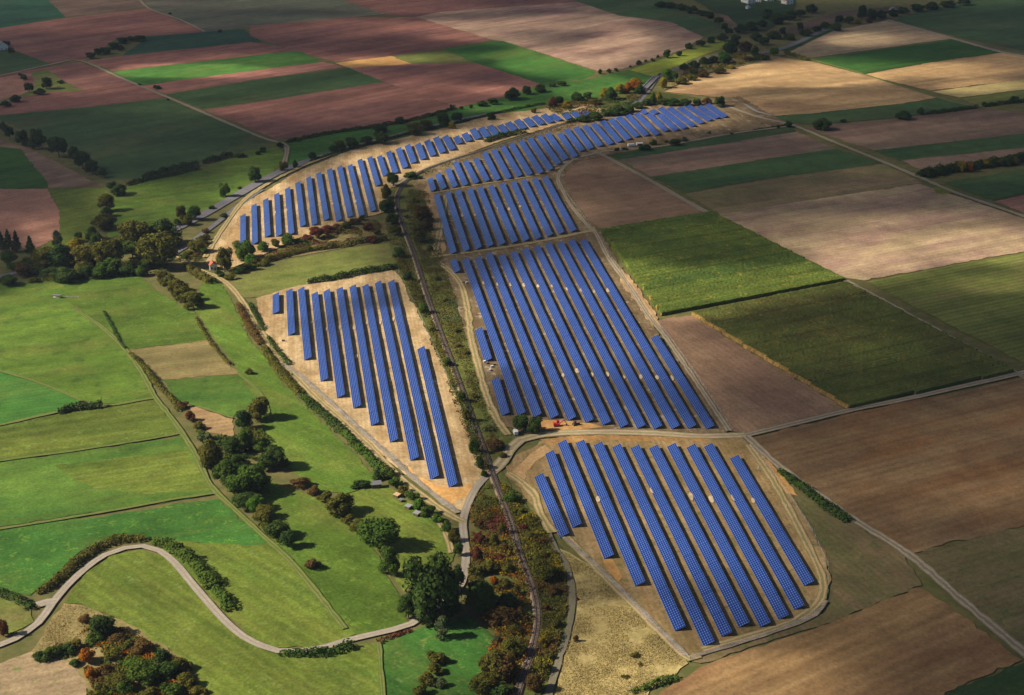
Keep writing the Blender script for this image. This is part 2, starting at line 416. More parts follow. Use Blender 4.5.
field('field', 'olive', [(392, 56), (441, 49), (475, 63), (412, 64)], 'small olive field beside the orange-brown one', DT)
field('field', 'purple', [(350, 68), (412, 64), (475, 63), (500, 69), (541, 84), (500, 98), (457, 107), (385, 82)], 'reddish ploughed field above the bright green meadow strip', DT, band=.26, mul=1.15)
field('field', 'lush', [(442, 49), (493, 41), (503, 41), (596, 72), (585, 79), (541, 84), (475, 63)], 'bright green wedge field in the middle of the far plain', DT)
field('field', 'purple', [(320, -8), (560, -8), (578, 2), (440, 12), (416, 17), (384, 14)], 'dark purple field at the far edge', DT, band=.26, mul=.85)
field('field', 'dusty', [(416, 17), (440, 12), (578, 2), (620, 16), (671, 22), (703, 37), (686, 49), (622, 69), (598, 71), (503, 41), (493, 40)], 'pinkish tan field with dark streaks on the far plain', DT, band=.26)
field('field', 'dgreen', [(560, -8), (655, -8), (690, 14), (720, 24), (724, 35), (712, 40), (671, 22), (619, 15), (578, 2)], 'dark green field by the far hedge', DT)
field('field', 'lime', [(629, 70), (666, 58), (712, 41), (724, 40), (723, 48), (690, 60), (655, 77)], 'yellow-green field beside the bridge', DT)
field('meadow', 'lush', [(283, 145), (350, 131), (405, 124), (457, 108), (500, 99), (541, 85), (585, 80), (629, 70), (655, 78), (640, 90), (598, 97), (550, 104), (500, 120), (430, 138), (380, 148), (310, 160), (284, 168)], 'long bright green meadow strip above the solar rows', DT, fleck=(.145, .19, .045), **GRASS)
field('field', 'dgreen', [(-80, 126), (0, 116), (166, 99), (262, 138), (275, 143), (256, 148), (145, 178), (106, 180), (92, 168), (70, 148), (0, 120), (-80, 132)], 'large dark green field beside the dark tree line', DT, tram=24)
field('field', 'purple', [(-80, 122), (-80, 80), (0, 72), (45, 68), (80, 62), (166, 97), (90, 107), (0, 115)], 'purple ploughed field with a shrubby corner', DT, band=.26)
field('field', 'pinkish', [(-80, 112), (-80, 84), (0, 78), (22, 79), (27, 92), (0, 103)], 'pink-brown field beside the shrubby corner', DT, mul=.8)
field('field', 'dgreen', [(-80, 80), (-80, 50), (13, 50), (50, 64), (0, 75)], 'green field behind the lone farmhouse', DT)
field('meadow', 'olive', [(30, 72), (48, 70), (62, 80), (84, 91), (50, 92), (20, 98), (0, 106), (0, 101), (28, 92), (36, 84)], 'rough grass among the far shrubs', DT, **GRASS)
field('field', 'lush', [(-80, 190), (-80, 140), (0, 146), (20, 149), (46, 180), (48, 188), (0, 189)], 'striped green field below the dark tree line', DT, mul=.75, tram=16)
field('field', 'dusk', [(-80, 138), (0, 140), (28, 148), (75, 172), (101, 187), (48, 188), (46, 180), (20, 149), (-40, 143)], 'brown wedge field below the dark tree line', DT, band=.26)
field('field', 'pinkish', [(-80, 250), (-80, 190), (0, 189), (48, 189), (60, 211), (60, 237), (36, 248), (0, 249)], 'pink-brown bare field above the conifers', DT, mul=.85)
field('meadow', 'mown', [(48, 189), (101, 188), (110, 192), (104, 206), (93, 224), (90, 238), (65, 246), (36, 250), (60, 237), (60, 211)], 'olive meadow between the pink field and the stream trees', DT, mul=.9, fleck=(.145, .19, .045), **GRASS)
field('meadow', 'meadow', [(108, 238), (112, 192), (125, 187), (145, 180), (200, 170), (256, 149), (280, 145), (285, 160), (270, 177), (240, 192), (215, 207), (176, 225)], 'green hay meadow between the stream trees and the highway', D0, tram=12, fleck=(.145, .19, .045), **GRASS)
# near left meadows
field('meadow', 'meadow', [(-60, 400), (-60, 285), (0, 284), (62, 280), (68, 300), (100, 328), (125, 350), (140, 372), (153, 396), (150, 400), (103, 404), (80, 400), (40, 385), (0, 371)], 'wide tussocky meadow beside the feeding trough', DL, fleck=(.045, .10, .018), **GRASS)
field('meadow', 'meadow', [(62, 280), (136, 274), (158, 292), (195, 312), (212, 340), (128, 350), (100, 328), (68, 300)], 'smooth green meadow below the wood', DL, mul=.85, fleck=(.145, .19, .045), **GRASS)
field('field', 'straw', [(128, 350), (212, 340), (238, 374), (162, 380)], 'small tan stubble field in the meadows', DL, mul=.62, rows=4, rowamp=.04, fleck=(.14, .15, .04))
field('meadow', 'rough', [(162, 381), (238, 375), (262, 397), (233, 418), (197, 407), (176, 398)], 'rough weedy meadow below the tan stubble', DL, fleck=(.04, .09, .015), **GRASS)
field('field', 'gold', [(188, 405), (233, 419), (234, 437), (210, 433)], 'small rust-brown plot beside the stream trees', DL, mul=.7)
field('field', 'lush', [(-60, 432), (-60, 360), (0, 371), (40, 385), (83, 402), (58, 411), (0, 425)], 'bright green sown field with a pale worn patch', DL, mul=1.1, streak=(30, 5))
field('meadow', 'mown', [(-60, 470), (-60, 436), (0, 427), (57, 415), (153, 400), (181, 433), (150, 440), (0, 462)], 'olive meadow with long mowing stripes', DL, mul=.82, rows=9, rowamp=.1, fleck=(.145, .19, .045), **GRASS)
field('meadow', 'rough', [(-60, 534), (-60, 472), (0, 463), (181, 437), (217, 494), (170, 502), (0, 527)], 'green meadow framing a mown patch', DL, mul=1.05, **GRASS)
field('meadow', 'mown', [(54, 466), (187, 450), (213, 490), (150, 495), (95, 490)], 'mown yellow-green patch inside the green meadow', DL, rows=5, rowamp=.07, fleck=(.145, .19, .045), **GRASS)
field('meadow', 'lush', [(-60, 598), (-60, 540), (0, 530), (218, 499), (268, 543), (245, 546), (190, 542), (150, 539), (110, 540), (80, 552), (55, 575), (30, 596), (0, 592)], 'bright green meadow above the bend in the lane', DL, fleck=(.13, .24, .03), **GRASS)
field('meadow', 'mown', [(150, 541), (190, 542), (246, 546), (268, 543), (300, 570), (357, 634), (330, 648), (275, 648), (246, 636), (225, 612), (200, 586), (172, 560)], 'mown meadow inside the outer bend of the lane', DV, rows=6, rowamp=.08, fleck=(.145, .19, .045), **GRASS)
field('meadow', 'mown', [(64, 604), (88, 572), (110, 556), (140, 550), (162, 556), (200, 594), (225, 620), (252, 643), (280, 655), (378, 643), (384, 720), (215, 720), (186, 664), (150, 640), (112, 618), (82, 604)], 'pointed mown meadow inside the tight bend of the lane', DV, rows=5, rowamp=.08, mul=.92, fleck=(.145, .19, .045), **GRASS)
field('field', 'pale', [(-60, 720), (-60, 672), (0, 664), (31, 652), (75, 664), (86, 680), (92, 720)], 'stubble field in the near corner', DL, fleck=(.12, .17, .04), mul=.8)
field('meadow', 'straw', [(31, 652), (45, 628), (64, 604), (84, 606), (112, 618), (150, 640), (186, 664), (215, 720), (92, 720), (86, 680), (75, 664)], 'dry grass bank around the bushy grove', DV, mul=.7, fleck=(.10, .12, .03), **GRASS)
field('meadow', 'olive', [(-60, 636), (-60, 600), (0, 598), (31, 610), (34, 622), (10, 634), (0, 634)], 'small green corner beside the lane junction', DL, **GRASS)
field('meadow', 'meadow', [(200, 285), (214, 276), (232, 302), (250, 340), (300, 402), (340, 440), (372, 474), (378, 484), (345, 494), (318, 492), (290, 470), (265, 440), (258, 402), (240, 374), (215, 340), (195, 311)], 'long narrow meadow beside the gravel track hedge', DV, rows=7, rowamp=.05, fleck=(.145, .19, .045), **GRASS)
field('meadow', 'mown', [(345, 496), (380, 486), (398, 492), (440, 526), (456, 552), (446, 566), (404, 592), (385, 560), (355, 520)], 'small mown meadow beside the three sheds', DV, rows=4, rowamp=.08, fleck=(.145, .19, .045), **GRASS)
field('meadow', 'meadow', [(258, 476), (310, 496), (345, 514), (372, 548), (396, 590), (412, 628), (357, 636), (320, 598), (296, 565), (265, 530)], 'green meadow between the stream trees and the oak', DV, mul=.85, fleck=(.13, .2, .03), **GRASS)
field('meadow', 'lush', [(378, 644), (412, 632), (470, 616), (494, 640), (478, 720), (386, 720)], 'vivid green meadow behind the oak shadow', DV, mul=.9, rows=6, rowamp=.06, fleck=(.145, .19, .045), **GRASS)
field('meadow', 'olive', [(222, 286), (262, 268), (300, 258), (345, 250), (388, 243), (402, 262), (398, 272), (340, 282), (258, 298), (238, 298)], 'shaded olive meadow between two hedges', D0, **GRASS)
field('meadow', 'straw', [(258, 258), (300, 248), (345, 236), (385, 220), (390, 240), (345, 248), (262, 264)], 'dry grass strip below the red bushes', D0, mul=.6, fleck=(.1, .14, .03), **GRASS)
# rough grass of the railway banks
field('meadow', 'olive', [(384, 186), (396, 176), (412, 176), (430, 190), (440, 235), (452, 285), (470, 345), (482, 390), (500, 425), (515, 440), (500, 470), (520, 500), (545, 530), (568, 560), (575, 610), (560, 660), (545, 720), (468, 720), (495, 640), (470, 600), (478, 500), (487, 472), (470, 430), (440, 360), (398, 275), (388, 235)], 'tangled grass banks of the railway', D1, mul=.75, fleck=(.22, .16, .06), **GRASS)
field('meadow', 'straw', [(556, 548), (600, 572), (640, 612), (688, 664), (650, 690), (630, 720), (545, 720), (560, 660), (575, 615), (572, 580)], 'straw-coloured dry field beside the lowest solar block', D0, streak=(12, 4), blotch=25, grain=.3, gsize=2.2, mul=1.0)
# right side
field('field', 'brown', [(561, 178), (566, 167), (578, 160), (598, 153), (612, 158), (712, 213), (600, 232), (588, 222), (575, 206), (563, 190)], 'rounded bare brown field beside the solar park', D0, mul=.85)
field('field', 'dgreen', [(604, 154), (640, 147), (727, 136), (790, 127), (797, 132), (620, 160)], 'dark green strip beside the two white trailers', D0, mul=.9)
field('field', 'dusk', [(620, 160), (797, 132), (835, 149), (651, 177)], 'brown strip between two dark green strips', D0, band=.26)
field('field', 'dgreen', [(651, 177), (835, 149), (883, 163), (841, 170), (764, 179), (684, 194)], 'dark green strip with a shadowed edge', D0)
field('field', 'stripe', [(684, 194), (764, 180), (884, 164), (922, 183), (800, 203), (722, 215)], 'striped olive and brown field', D0, streak=(240, 5), mul=.9)
field('field', 'pale', [(712, 214), (722, 214), (800, 202), (920, 184), (955, 196), (1090, 240), (1090, 240), (1024, 252), (950, 265), (864, 281), (845, 278)], 'broad tan and pink field with sunlit bands', D0, streak=(300, 12), mul=1.05, blotch=28, blo=.42, band=.28)
field('field', 'lime', [(932, 188), (942, 186), (955, 191), (948, 194), (936, 194)], 'small yellow-green patch beside the diagonal track', D0, mul=.7)
field('field', 'olive', [(868, 282), (950, 266), (1024, 253), (1090, 241), (1100, 400), (1024, 364)], 'green field of faint stripes at the edge', D0, rows=5, rowamp=.12, streak=(200, 6), mul=1.05, fleck=(.17, .14, .06), band=.3)
field('field', 'brown', [(655, 321), (692, 316), (847, 411), (752, 434), (731, 432)], 'bare brown wedge field below the maize', D1, mul=.95, rows=4, rowamp=.05)
field('field', 'umber', [(752, 438), (850, 414), (1024, 378), (1110, 358), (1110, 505), (1024, 526), (912, 554), (780, 468)], 'large dark umber ploughed field', D0, streak=(260, 14), rows=5, rowamp=.06, band=.32, blotch=30, blo=.45)
field('field', 'stripe', [(912, 555), (1024, 527), (1110, 506), (1110, 720), (1024, 652)], 'grey-olive stubble field beyond the diagonal track', D0, mul=.78, fleck=(.09, .12, .04))
field('field', 'rust', [(640, 720), (660, 693), (700, 668), (806, 633), (918, 588), (930, 594), (1022, 661), (945, 693), (930, 720)], 'rust and gold ploughed field in the near corner', DB, band=.3, mul=.66, streak=(160, 8), rows=5, rowamp=.07)
field('field', 'dgreen', [(930, 720), (945, 695), (1024, 664), (1080, 690), (1080, 720)], 'dark green field in the near corner beside the rust one', DB, mul=.6)
field('field', 'stripe', [(778, 476), (790, 478), (850, 522), (905, 555), (922, 586), (862, 610), (800, 632), (740, 652), (700, 664), (690, 662), (740, 646), (826, 614), (832, 575), (812, 530)], 'olive grass wedge outside the fence of the lowest block', D1, mul=.70, fleck=(.075, .12, .035))
# upper right
field('field', 'gold', [(665, 92), (700, 76), (780, 58), (812, 62), (860, 74), (937, 98), (900, 104), (810, 114), (757, 117), (742, 106), (722, 98)], 'large golden bare field above the last solar rows', D0, mul=.95, band=.25, streak=(200, 16))
field('field', 'dgreen', [(757, 118), (810, 114), (900, 104), (943, 99), (978, 108), (894, 118), (816, 125), (790, 123)], 'green strip below the golden field', D0, mul=.9)
field('field', 'dusk', [(803, 128), (816, 126), (896, 119), (978, 109), (1024, 113), (1090, 112), (1090, 124), (1024, 134), (873, 151)], 'wide brown strip beside the diagonal track', D0, band=.26, mul=.9)
field('field', 'dgreen', [(874, 151), (1024, 134), (1090, 125), (1090, 139), (1024, 148), (900, 161)], 'dark green strip above the autumn hedge', D0)
field('field', 'dusk', [(901, 161), (1024, 148), (1090, 140), (1090, 146), (1024, 156), (920, 170)], 'thin tan strip above the autumn hedge', D0, band=.26, mul=1.2)
field('field', 'dgreen', [(944, 183), (1024, 169), (1090, 158), (1090, 182), (1024, 194), (993, 201)], 'dark green field below the autumn hedge', D0)
field('field', 'pinkish', [(995, 202), (1024, 196), (1090, 185), (1100, 240), (1024, 214)], 'pink-brown field below the dark green one', D0, mul=.7)
field('field', 'pale', [(786, 54), (834, 31), (886, 21), (951, 39), (812, 58)], 'pale ploughed field above the green wedge', DTR, band=.26, mul=.95)
field('field', 'lush', [(813, 59), (952, 40), (1002, 52), (930, 63), (862, 74)], 'green wedge between two tan fields', DTR, mul=.75)
field('field', 'tan', [(864, 75), (930, 63), (1002, 53), (1024, 57), (1090, 70), (1090, 72), (1024, 80), (930, 91)], 'golden tan field beside the far track', DTR)
field('field', 'straw', [(931, 92), (1024, 80), (1090, 73), (1090, 82), (1024, 90), (959, 98)], 'straw-yellow stubble strip', DTR, mul=1.1)
field('field', 'olive', [(961, 99), (1024, 91), (1090, 83), (1090, 92), (1024, 101), (980, 107)], 'olive strip below the stubble', DTR)
field('field', 'dgreen', [(893, 20), (987, -6), (1090, -8), (1090, 64), (1024, 51), (962, 38)], 'large dark green field in the far right corner', DTR)
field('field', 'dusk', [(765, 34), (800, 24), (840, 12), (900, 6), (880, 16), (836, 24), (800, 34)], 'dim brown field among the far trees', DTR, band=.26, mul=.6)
field('field', 'dgreen', [(680, -8), (800, -8), (790, 18), (765, 32), (735, 28), (716, 14)], 'dark green slope below the far village', DTR, mul=.6)
field('field', 'dusk', [(717, 14), (728, 16), (742, 30), (738, 34), (728, 24)], 'small bare plot in the far trees', DTR, band=.26, mul=.9)
field('meadow', 'straw', [(655, 78), (700, 58), (745, 44), (788, 52), (780, 58), (700, 75), (665, 90)], 'dry scrubby bank beside the bridge', DT, mul=.6, fleck=(.08, .1, .03), **GRASS)
field('meadow', 'lush', [(778, 50), (828, 27), (836, 26), (834, 30), (786, 52)], 'thin green verge beside the far road', DTR, mul=.5, fleck=(.145, .19, .045), **GRASS)
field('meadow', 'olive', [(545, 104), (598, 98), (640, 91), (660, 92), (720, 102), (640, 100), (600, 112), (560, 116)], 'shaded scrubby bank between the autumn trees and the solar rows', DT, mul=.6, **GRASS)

# bare earth of the solar park
SOILKW = dict(streak=(70, 3.2), blotch=14, blo=.42, grain=.28, band=.1, rows=2.4, rowamp=.05)
DROW = ((597.8, 443.5), (680.2, 628.9))
field('park_ground', 'soil', [(205, 264), (214, 240), (240, 206), (300, 171), (350, 151), (420, 134), (500, 114), (590, 104), (604, 112), (560, 124), (500, 142), (440, 163), (402, 180), (388, 190), (386, 212), (345, 224), (300, 238), (262, 256), (238, 266), (222, 270)], 'bare tan earth under the long upper solar block', DROW, fleck=(.35, .2, .09), mul=.95, **SOILKW)
field('park_ground', 'soil', [(256, 299), (300, 286), (392, 271), (399, 276), (440, 360), (470, 430), (488, 470), (478, 492), (462, 512), (420, 487), (375, 452), (310, 392), (275, 348), (262, 322)], 'pale bare earth under the block beside the gravel track', DROW, fleck=(.30, .22, .10), **SOILKW)
field('park_ground', 'soil', [(412, 184), (440, 162), (500, 146), (560, 124), (640, 102), (740, 97), (790, 125), (752, 131), (700, 141), (640, 150), (604, 156), (575, 163), (562, 178), (578, 208), (600, 230), (655, 330), (731, 430), (720, 438), (540, 438), (518, 432), (500, 425), (482, 390), (468, 345), (455, 295), (438, 262), (432, 235), (426, 205)], 'brown bare earth under the three middle solar blocks', DROW, fleck=(.42, .34, .25), mul=.39, **SOILKW)
field('park_ground', 'ochre', [(505, 476), (516, 456), (545, 440), (600, 437), (742, 438), (778, 476), (812, 530), (830, 575), (826, 608), (775, 632), (705, 655), (690, 662), (640, 614), (600, 572), (566, 545), (535, 508)], 'ochre earth and thin grass under the lowest solar block', DROW, fleck=(.12, .13, .04), mul=.72, **SOILKW)

for pts, pal, mu, lb in (
    ([(404, 462), (418, 478), (436, 486), (456, 490), (472, 484), (470, 497), (452, 505), (432, 495), (412, 480)], 'orange', 1.1, 'bright orange subsoil at the lower tip of the block beside the track'),
    ([(222, 262), (232, 232), (242, 208), (252, 204), (240, 232), (238, 256), (230, 268)], 'gold', 1.0, 'yellow sandy corner of the long upper block'),
    ([(752, 446), (764, 452), (784, 478), (798, 497), (786, 494), (770, 474)], 'orange', .9, 'orange earth wedge beside the diagonal track'),
    ([(600, 553), (612, 560), (622, 578), (618, 584), (604, 566)], 'orange', .75, 'orange earth patch at the foot of the third row'),
    ([(540, 440), (600, 436), (700, 439), (720, 442), (600, 441), (548, 446)], 'orange', .7, 'orange earth bank along the gravel road'),
    ([(512, 476), (530, 455), (545, 446), (552, 452), (536, 462), (524, 482)], 'tan', 1.0, 'pale earth corner of the lowest block'),
    ([(430, 183), (436, 200), (440, 222), (446, 250), (440, 258), (432, 235), (426, 205), (424, 190)], 'gold', .95, 'sandy bank beside the eleven-row block'),
    ([(530, 420), (590, 424), (604, 428), (560, 432), (528, 430)], 'orange', .8, 'orange earth where the red excavator works'),
    ([(622, 270), (640, 290), (655, 312), (662, 330), (652, 326), (634, 300), (620, 280)], 'tan', 1.0, 'sunlit pale earth beside the maize track'),
): field('park_ground', pal, pts, lb, D1, mul=mu, streak=(25, 6), blotch=12, grain=.3, band=.05)

# ------------------------------------------------------------------ roads, tracks and paths
def road_mat(name, base, dark, rut=None, mid=None, grain=.2):
    m, nt, out = new_mat(name)
    uv = N(nt, 'ShaderNodeUVMap'); g = N(nt, 'ShaderNodeNewGeometry')
    f = ramp(nt, noise(nt, g.outputs['Position'], 1 / 7.0, 5, .65), .3, .7)
    c = mixc(nt, f, dark, base)
    sp = N(nt, 'ShaderNodeSeparateXYZ'); nt.links.new(uv.outputs[0], sp.inputs[0])
    if mid:      # grass or stones between and beside the wheel ruts
        a = N(nt, 'ShaderNodeMath', operation='PINGPONG'); a.inputs[1].default_value = 0.25; nt.links.new(sp.outputs[0], a.inputs[0])
        k = N(nt, 'ShaderNodeMath', operation='ADD'); nt.links.new(a.outputs[0], k.inputs[0])
        nn = ramp(nt, noise(nt, g.outputs['Position'], 1 / 2.5, 3, .6), .2, .8, -.1, .1); nt.links.new(nn, k.inputs[1])
        c = mixc(nt, ramp(nt, k.outputs[0], .10, .17), mid, c)
    fine = noise(nt, g.outputs['Position'], 1.2, 3, .7)
    c = mixc(nt, 1.0, c, gray(nt, ramp(nt, fine, .25, .75, 1 - grain, 1 + grain)), 'MULTIPLY')
    b = N(nt, 'ShaderNodeBsdfPrincipled'); b.inputs['Roughness'].default_value = .9; b.inputs['Specular IOR Level'].default_value = .15
    nt.links.new(c, b.inputs['Base Color']); nt.links.new(b.outputs[0], out.inputs[0])
    return m
MR = {
    'asphalt': road_mat('asphalt', (.20, .19, .20), (.14, .135, .145)),
    'lane': road_mat('lane_asphalt', (.44, .37, .31), (.31, .26, .22), mid=(.31, .27, .20)),
    'gravel': road_mat('gravel', (.50, .40, .28), (.38, .29, .19), mid=(.30, .25, .12)),
    'earth': road_mat('earth_track', (.52, .36, .20), (.40, .27, .15), mid=(.24, .22, .08)),
    'grass': road_mat('grass_track', (.22, .205, .07), (.15, .165, .045), mid=(.10, .150, .026)),
    'farm': road_mat('farm_track', (.42, .33, .25), (.33, .26, .20), mid=(.22, .19, .11)),
    'stones': road_mat('drain_stones', (.40, .33, .25), (.16, .13, .09), grain=.5),
    'cinder': road_mat('cinder_path', (.22, .185, .15), (.14, .12, .10), mid=(.17, .16, .08)),
    'yard': road_mat('yard_gravel', (.33, .30, .28), (.25, .22, .20), grain=.3),
    'marking': simple('road_paint', (.75, .75, .72), .7),
}
ROADZ = [0.62]
def strip(name, px, width, mat, label, cat='track', jit=.12, z=None, step=5.0, smooth=True):
    if z is None: ROADZ[0] += .005; z = ROADZ[0]
    P = P2(px); L = smooth_line(P, step) if smooth else P
    nr = side_normals(L); v = []; f = []; uvs = []; s = 0
    for i, (p, n) in enumerate(zip(L, nr)):
        if i: s += (p - L[i - 1]).length
        w = width / 2 * (1 + R.gauss(0, jit))
        for k in (0, 1):
            q = p + n * (w if k == 0 else -w); v.append((q.x, q.y, z)); uvs.append((k, s))
        if i: b = 2 * i; f.append((b - 2, b - 1, b + 1, b))
    me = bpy.data.meshes.new(name); me.from_pydata(v, [], f)
    ul = me.uv_layers.new(name='UVMap')
    for l in me.loops: ul.data[l.index].uv = uvs[l.vertex_index]
    me.update()
    o = link(name, me, mat)
    if me.polygons[0].normal.z < 0: me.flip_normals()
    return tag(o, label, cat, kind='structure')
strip('road', [(-60, 290), (0, 277), (25, 272), (40, 274)], 6, MR['asphalt'], 'grey road entering below the conifers', 'road', .02)
strip('road', [(172, 231), (200, 217), (240, 194), (270, 177), (300, 164), (345, 150), (420, 130), (500, 112)], 9.5, MR['asphalt'], 'grey highway along the upper solar block', 'road', .02)
strip('path', [(166, 262), (175, 254), (188, 246), (200, 236), (214, 226), (240, 205), (262, 190)], 4.5, MR['asphalt'], 'grey slip lane beside the highway', 'road', .04)
strip('road', [(764, 54), (790, 46), (812, 36), (826, 30)], 9, MR['asphalt'], 'pale concrete yard road in the far trees', 'road', .05)
strip('road', [(614, 121), (636, 104), (648, 90), (660, 76), (690, 64), (735, 52), (764, 54)], 7, MR['asphalt'], 'dark road that crosses the bridge', 'road', .02)
strip('road', [(-60, 664), (0, 646), (15, 640), (38, 624), (52, 605), (66, 588), (85, 570), (105, 556), (125, 549), (143, 547), (160, 552), (175, 564), (190, 582), (207, 602), (225, 622), (244, 638), (262, 647), (278, 652), (300, 652), (326, 648)], 3.5, MR['lane'], 'pale lane winding in a tight bend through the meadows', 'road', .012)
strip('road', [(326, 648), (345, 642), (370, 636), (392, 631), (411, 625), (430, 612), (446, 602), (458, 590), (464, 575), (466, 555), (464, 538), (463, 522), (468, 505), (476, 489), (486, 478)], 3.7, MR['lane'], 'pale lane passing behind the oak to the level crossing', 'road', .012)
strip('road', [(486, 478), (497, 468), (506, 457), (512, 448), (520, 441), (535, 437), (560, 434), (600, 433), (650, 434), (700, 437), (746, 436)], 6.5, MR['gravel'], 'gravel road between the middle and lowest solar blocks', 'road', .08)
strip('track', [(746, 436), (800, 423), (850, 411), (900, 401), (950, 390), (1016, 375), (1090, 357)], 5, MR['farm'], 'straight farm road below the dark maize', 'road', .04)
strip('road', [(37, 606), (48, 603), (56, 602)], 5, MR['lane'], 'short side arm of the lane junction', 'road', .03)
strip('track', [(176, 255), (190, 266), (203, 272), (216, 277), (228, 285), (238, 296), (246, 308), (256, 324), (268, 343), (284, 364), (300, 382), (320, 402), (344, 423), (372, 450), (395, 474), (411, 488), (435, 506), (455, 519), (464, 523)], 4.2, MR['earth'], 'tan earth track along the hedge', 'track', .08)
strip('track', [(282, 364), (300, 376), (330, 402), (360, 430), (390, 456), (415, 480), (440, 500), (458, 514)], 3.2, MR['stones'], 'stony grey strip outside the solar block beside the track', 'track', .15)
for pts, w, mt, lb in (
    ([(205, 32), (180, 20), (148, 8), (136, -6)], 4, 'farm', 'far field track between grey and purple fields'),
    ([(-60, 87), (0, 76), (50, 65), (80, 61), (120, 78), (166, 97), (215, 118), (262, 138), (282, 144), (287, 150), (284, 165)], 4.5, 'farm', 'pale farm track crossing the far dark fields'),
    ([(384, 14), (353, 17)], 4, 'farm', 'short far track stub at the grey field'),
    ([(886, 20), (953, 39), (1000, 52), (1030, 58), (1090, 72)], 9, 'farm', 'pale track below the far dark green field'),
    ([(812, 60), (865, 75), (937, 98), (978, 108)], 4, 'grass', 'grassy track between the two golden fields'),
    ([(725, 106), (757, 117), (793, 126), (835, 143), (882, 162), (920, 178), (955, 193), (1024, 217), (1090, 242)], 5, 'farm', 'long diagonal farm track across the right hand fields'),
    ([(598, 153), (650, 181), (705, 212), (760, 239), (845, 281), (930, 327), (1016, 374), (1030, 382)], 4.5, 'farm', 'diagonal farm track beside the maize'),
    ([(746, 437), (785, 472), (850, 518), (908, 555), (960, 600), (1024, 654), (1070, 694)], 5, 'farm', 'diagonal farm track passing the dark hedge'),
    ([(540, 168), (556, 166), (580, 158), (605, 152), (660, 147), (727, 135), (795, 126)], 3.5, 'farm', 'thin track in front of the white trailers'),
    ([(78, 312), (90, 320), (102, 328), (125, 350), (142, 374), (155, 398), (170, 417), (182, 434), (195, 455), (207, 480), (217, 494), (232, 508), (262, 536), (290, 562), (320, 598), (345, 630)], 3, 'grass', 'grassy track between the meadows and the stream trees'),
    ([(-60, 437), (0, 426), (57, 413), (100, 408), (153, 399)], 2.6, 'grass', 'grassy track past the small dark hedge'),
    ([(-60, 474), (0, 462), (80, 451), (150, 440), (181, 434)], 1.6, 'grass', 'thin dry grass edge between two meadows'),
    ([(-60, 538), (0, 530), (110, 512), (170, 501), (217, 494)], 1.8, 'grass', 'worn field edge above the bright meadow'),
    ([(379, 644), (381, 670), (385, 720)], 2, 'grass', 'dry field edge near the lowest meadow'),
    ([(400, 492), (420, 504), (438, 522), (447, 538), (452, 554)], 3, 'earth', 'worn wheel track past the sheds'),
    ([(0, 372), (40, 384), (82, 402)], 1.6, 'grass', 'thin dry edge of the sown field'),
    ([(238, 374), (262, 396), (270, 420)], 1.8, 'grass', 'worn edge beside the stream bushes'),
    ([(197, 407), (233, 419)], 1.5, 'grass', 'thin dry edge above the rust plot'),
    ([(439, 263), (452, 274), (462, 288), (468, 314), (471, 338), (479, 370), (487, 398), (497, 421), (508, 436)], 4.5, 'earth', 'earth track inside the middle solar block'),
    ([(592, 228), (598, 238), (608, 258), (628, 286), (649, 318), (664, 336), (693, 378), (729, 432)], 3.5, 'farm', 'grey wheel track beside the middle solar block'),
    ([(560, 190), (558, 178), (562, 170), (574, 160), (596, 154)], 3.5, 'farm', 'curved track around the rounded brown field'),
    ([(560, 185), (568, 202), (582, 220), (592, 231)], 3, 'farm', 'short wheel track along the rounded brown field'),
    ([(430, 258), (470, 253), (530, 244), (594, 231)], 4, 'earth', 'earth cross path between two solar blocks'),
    ([(432, 194), (480, 185), (530, 177), (560, 168)], 3.5, 'earth', 'earth cross path between the short and long rows'),
    ([(562, 534), (600, 573), (640, 613), (688, 660), (700, 657)], 4, 'earth', 'sandy maintenance track around the lowest block'),
    ([(702, 651), (740, 640), (790, 624), (818, 604), (822, 580), (808, 548), (786, 505), (768, 474), (748, 446)], 4.2, 'earth', 'sandy maintenance track beside the fence'),
    ([(545, 526), (556, 551), (565, 564), (571, 585), (572, 608), (567, 636), (558, 664), (549, 694), (545, 720)], 2.8, 'cinder', 'grey gravel path beside the railway'),
    ([(745, 105), (757, 112), (772, 116)], 4, 'yard', 'pale gravel patch beyond the last rows'),
    ([(392, 188), (420, 172), (450, 160), (500, 146), (560, 126), (590, 116)], 3.2, 'farm', 'dusty track above the railway cutting'),
    ([(446, 196), (440, 230), (434, 258)], 5, 'earth', 'sandy strip beside the upper middle rows'),
    ([(205, 258), (225, 226), (250, 196), (300, 168), (360, 146), (420, 130)], 4, 'earth', 'sandy strip along the upper solar block'),
): strip('track', pts, w, MR[mt], lb)
strip('gravel_strip', [(508, 474), (520, 482), (534, 496), (540, 514), (552, 534)], 4.5, MR['earth'], 'stony drain strip at the upper corner of the lowest block', 'drain', .2)
strip('gravel_strip', [(565, 540), (590, 561), (620, 590), (655, 626), (686, 657)], 2.5, MR['stones'], 'long grey stone drain beside the straw-coloured field', 'drain', .15)
strip('gravel_strip', [(690, 659), (730, 647), (775, 633), (815, 616), (826, 602)], 2.2, MR['stones'], 'grey stone drain along the fence above the rust field', 'drain', .2)
M_FILL = land('trench_fill', (.50, .37, .22), (.60, .48, .33), (.42, .32, .2), streak=(4, 3), blotch=5, grain=.3)
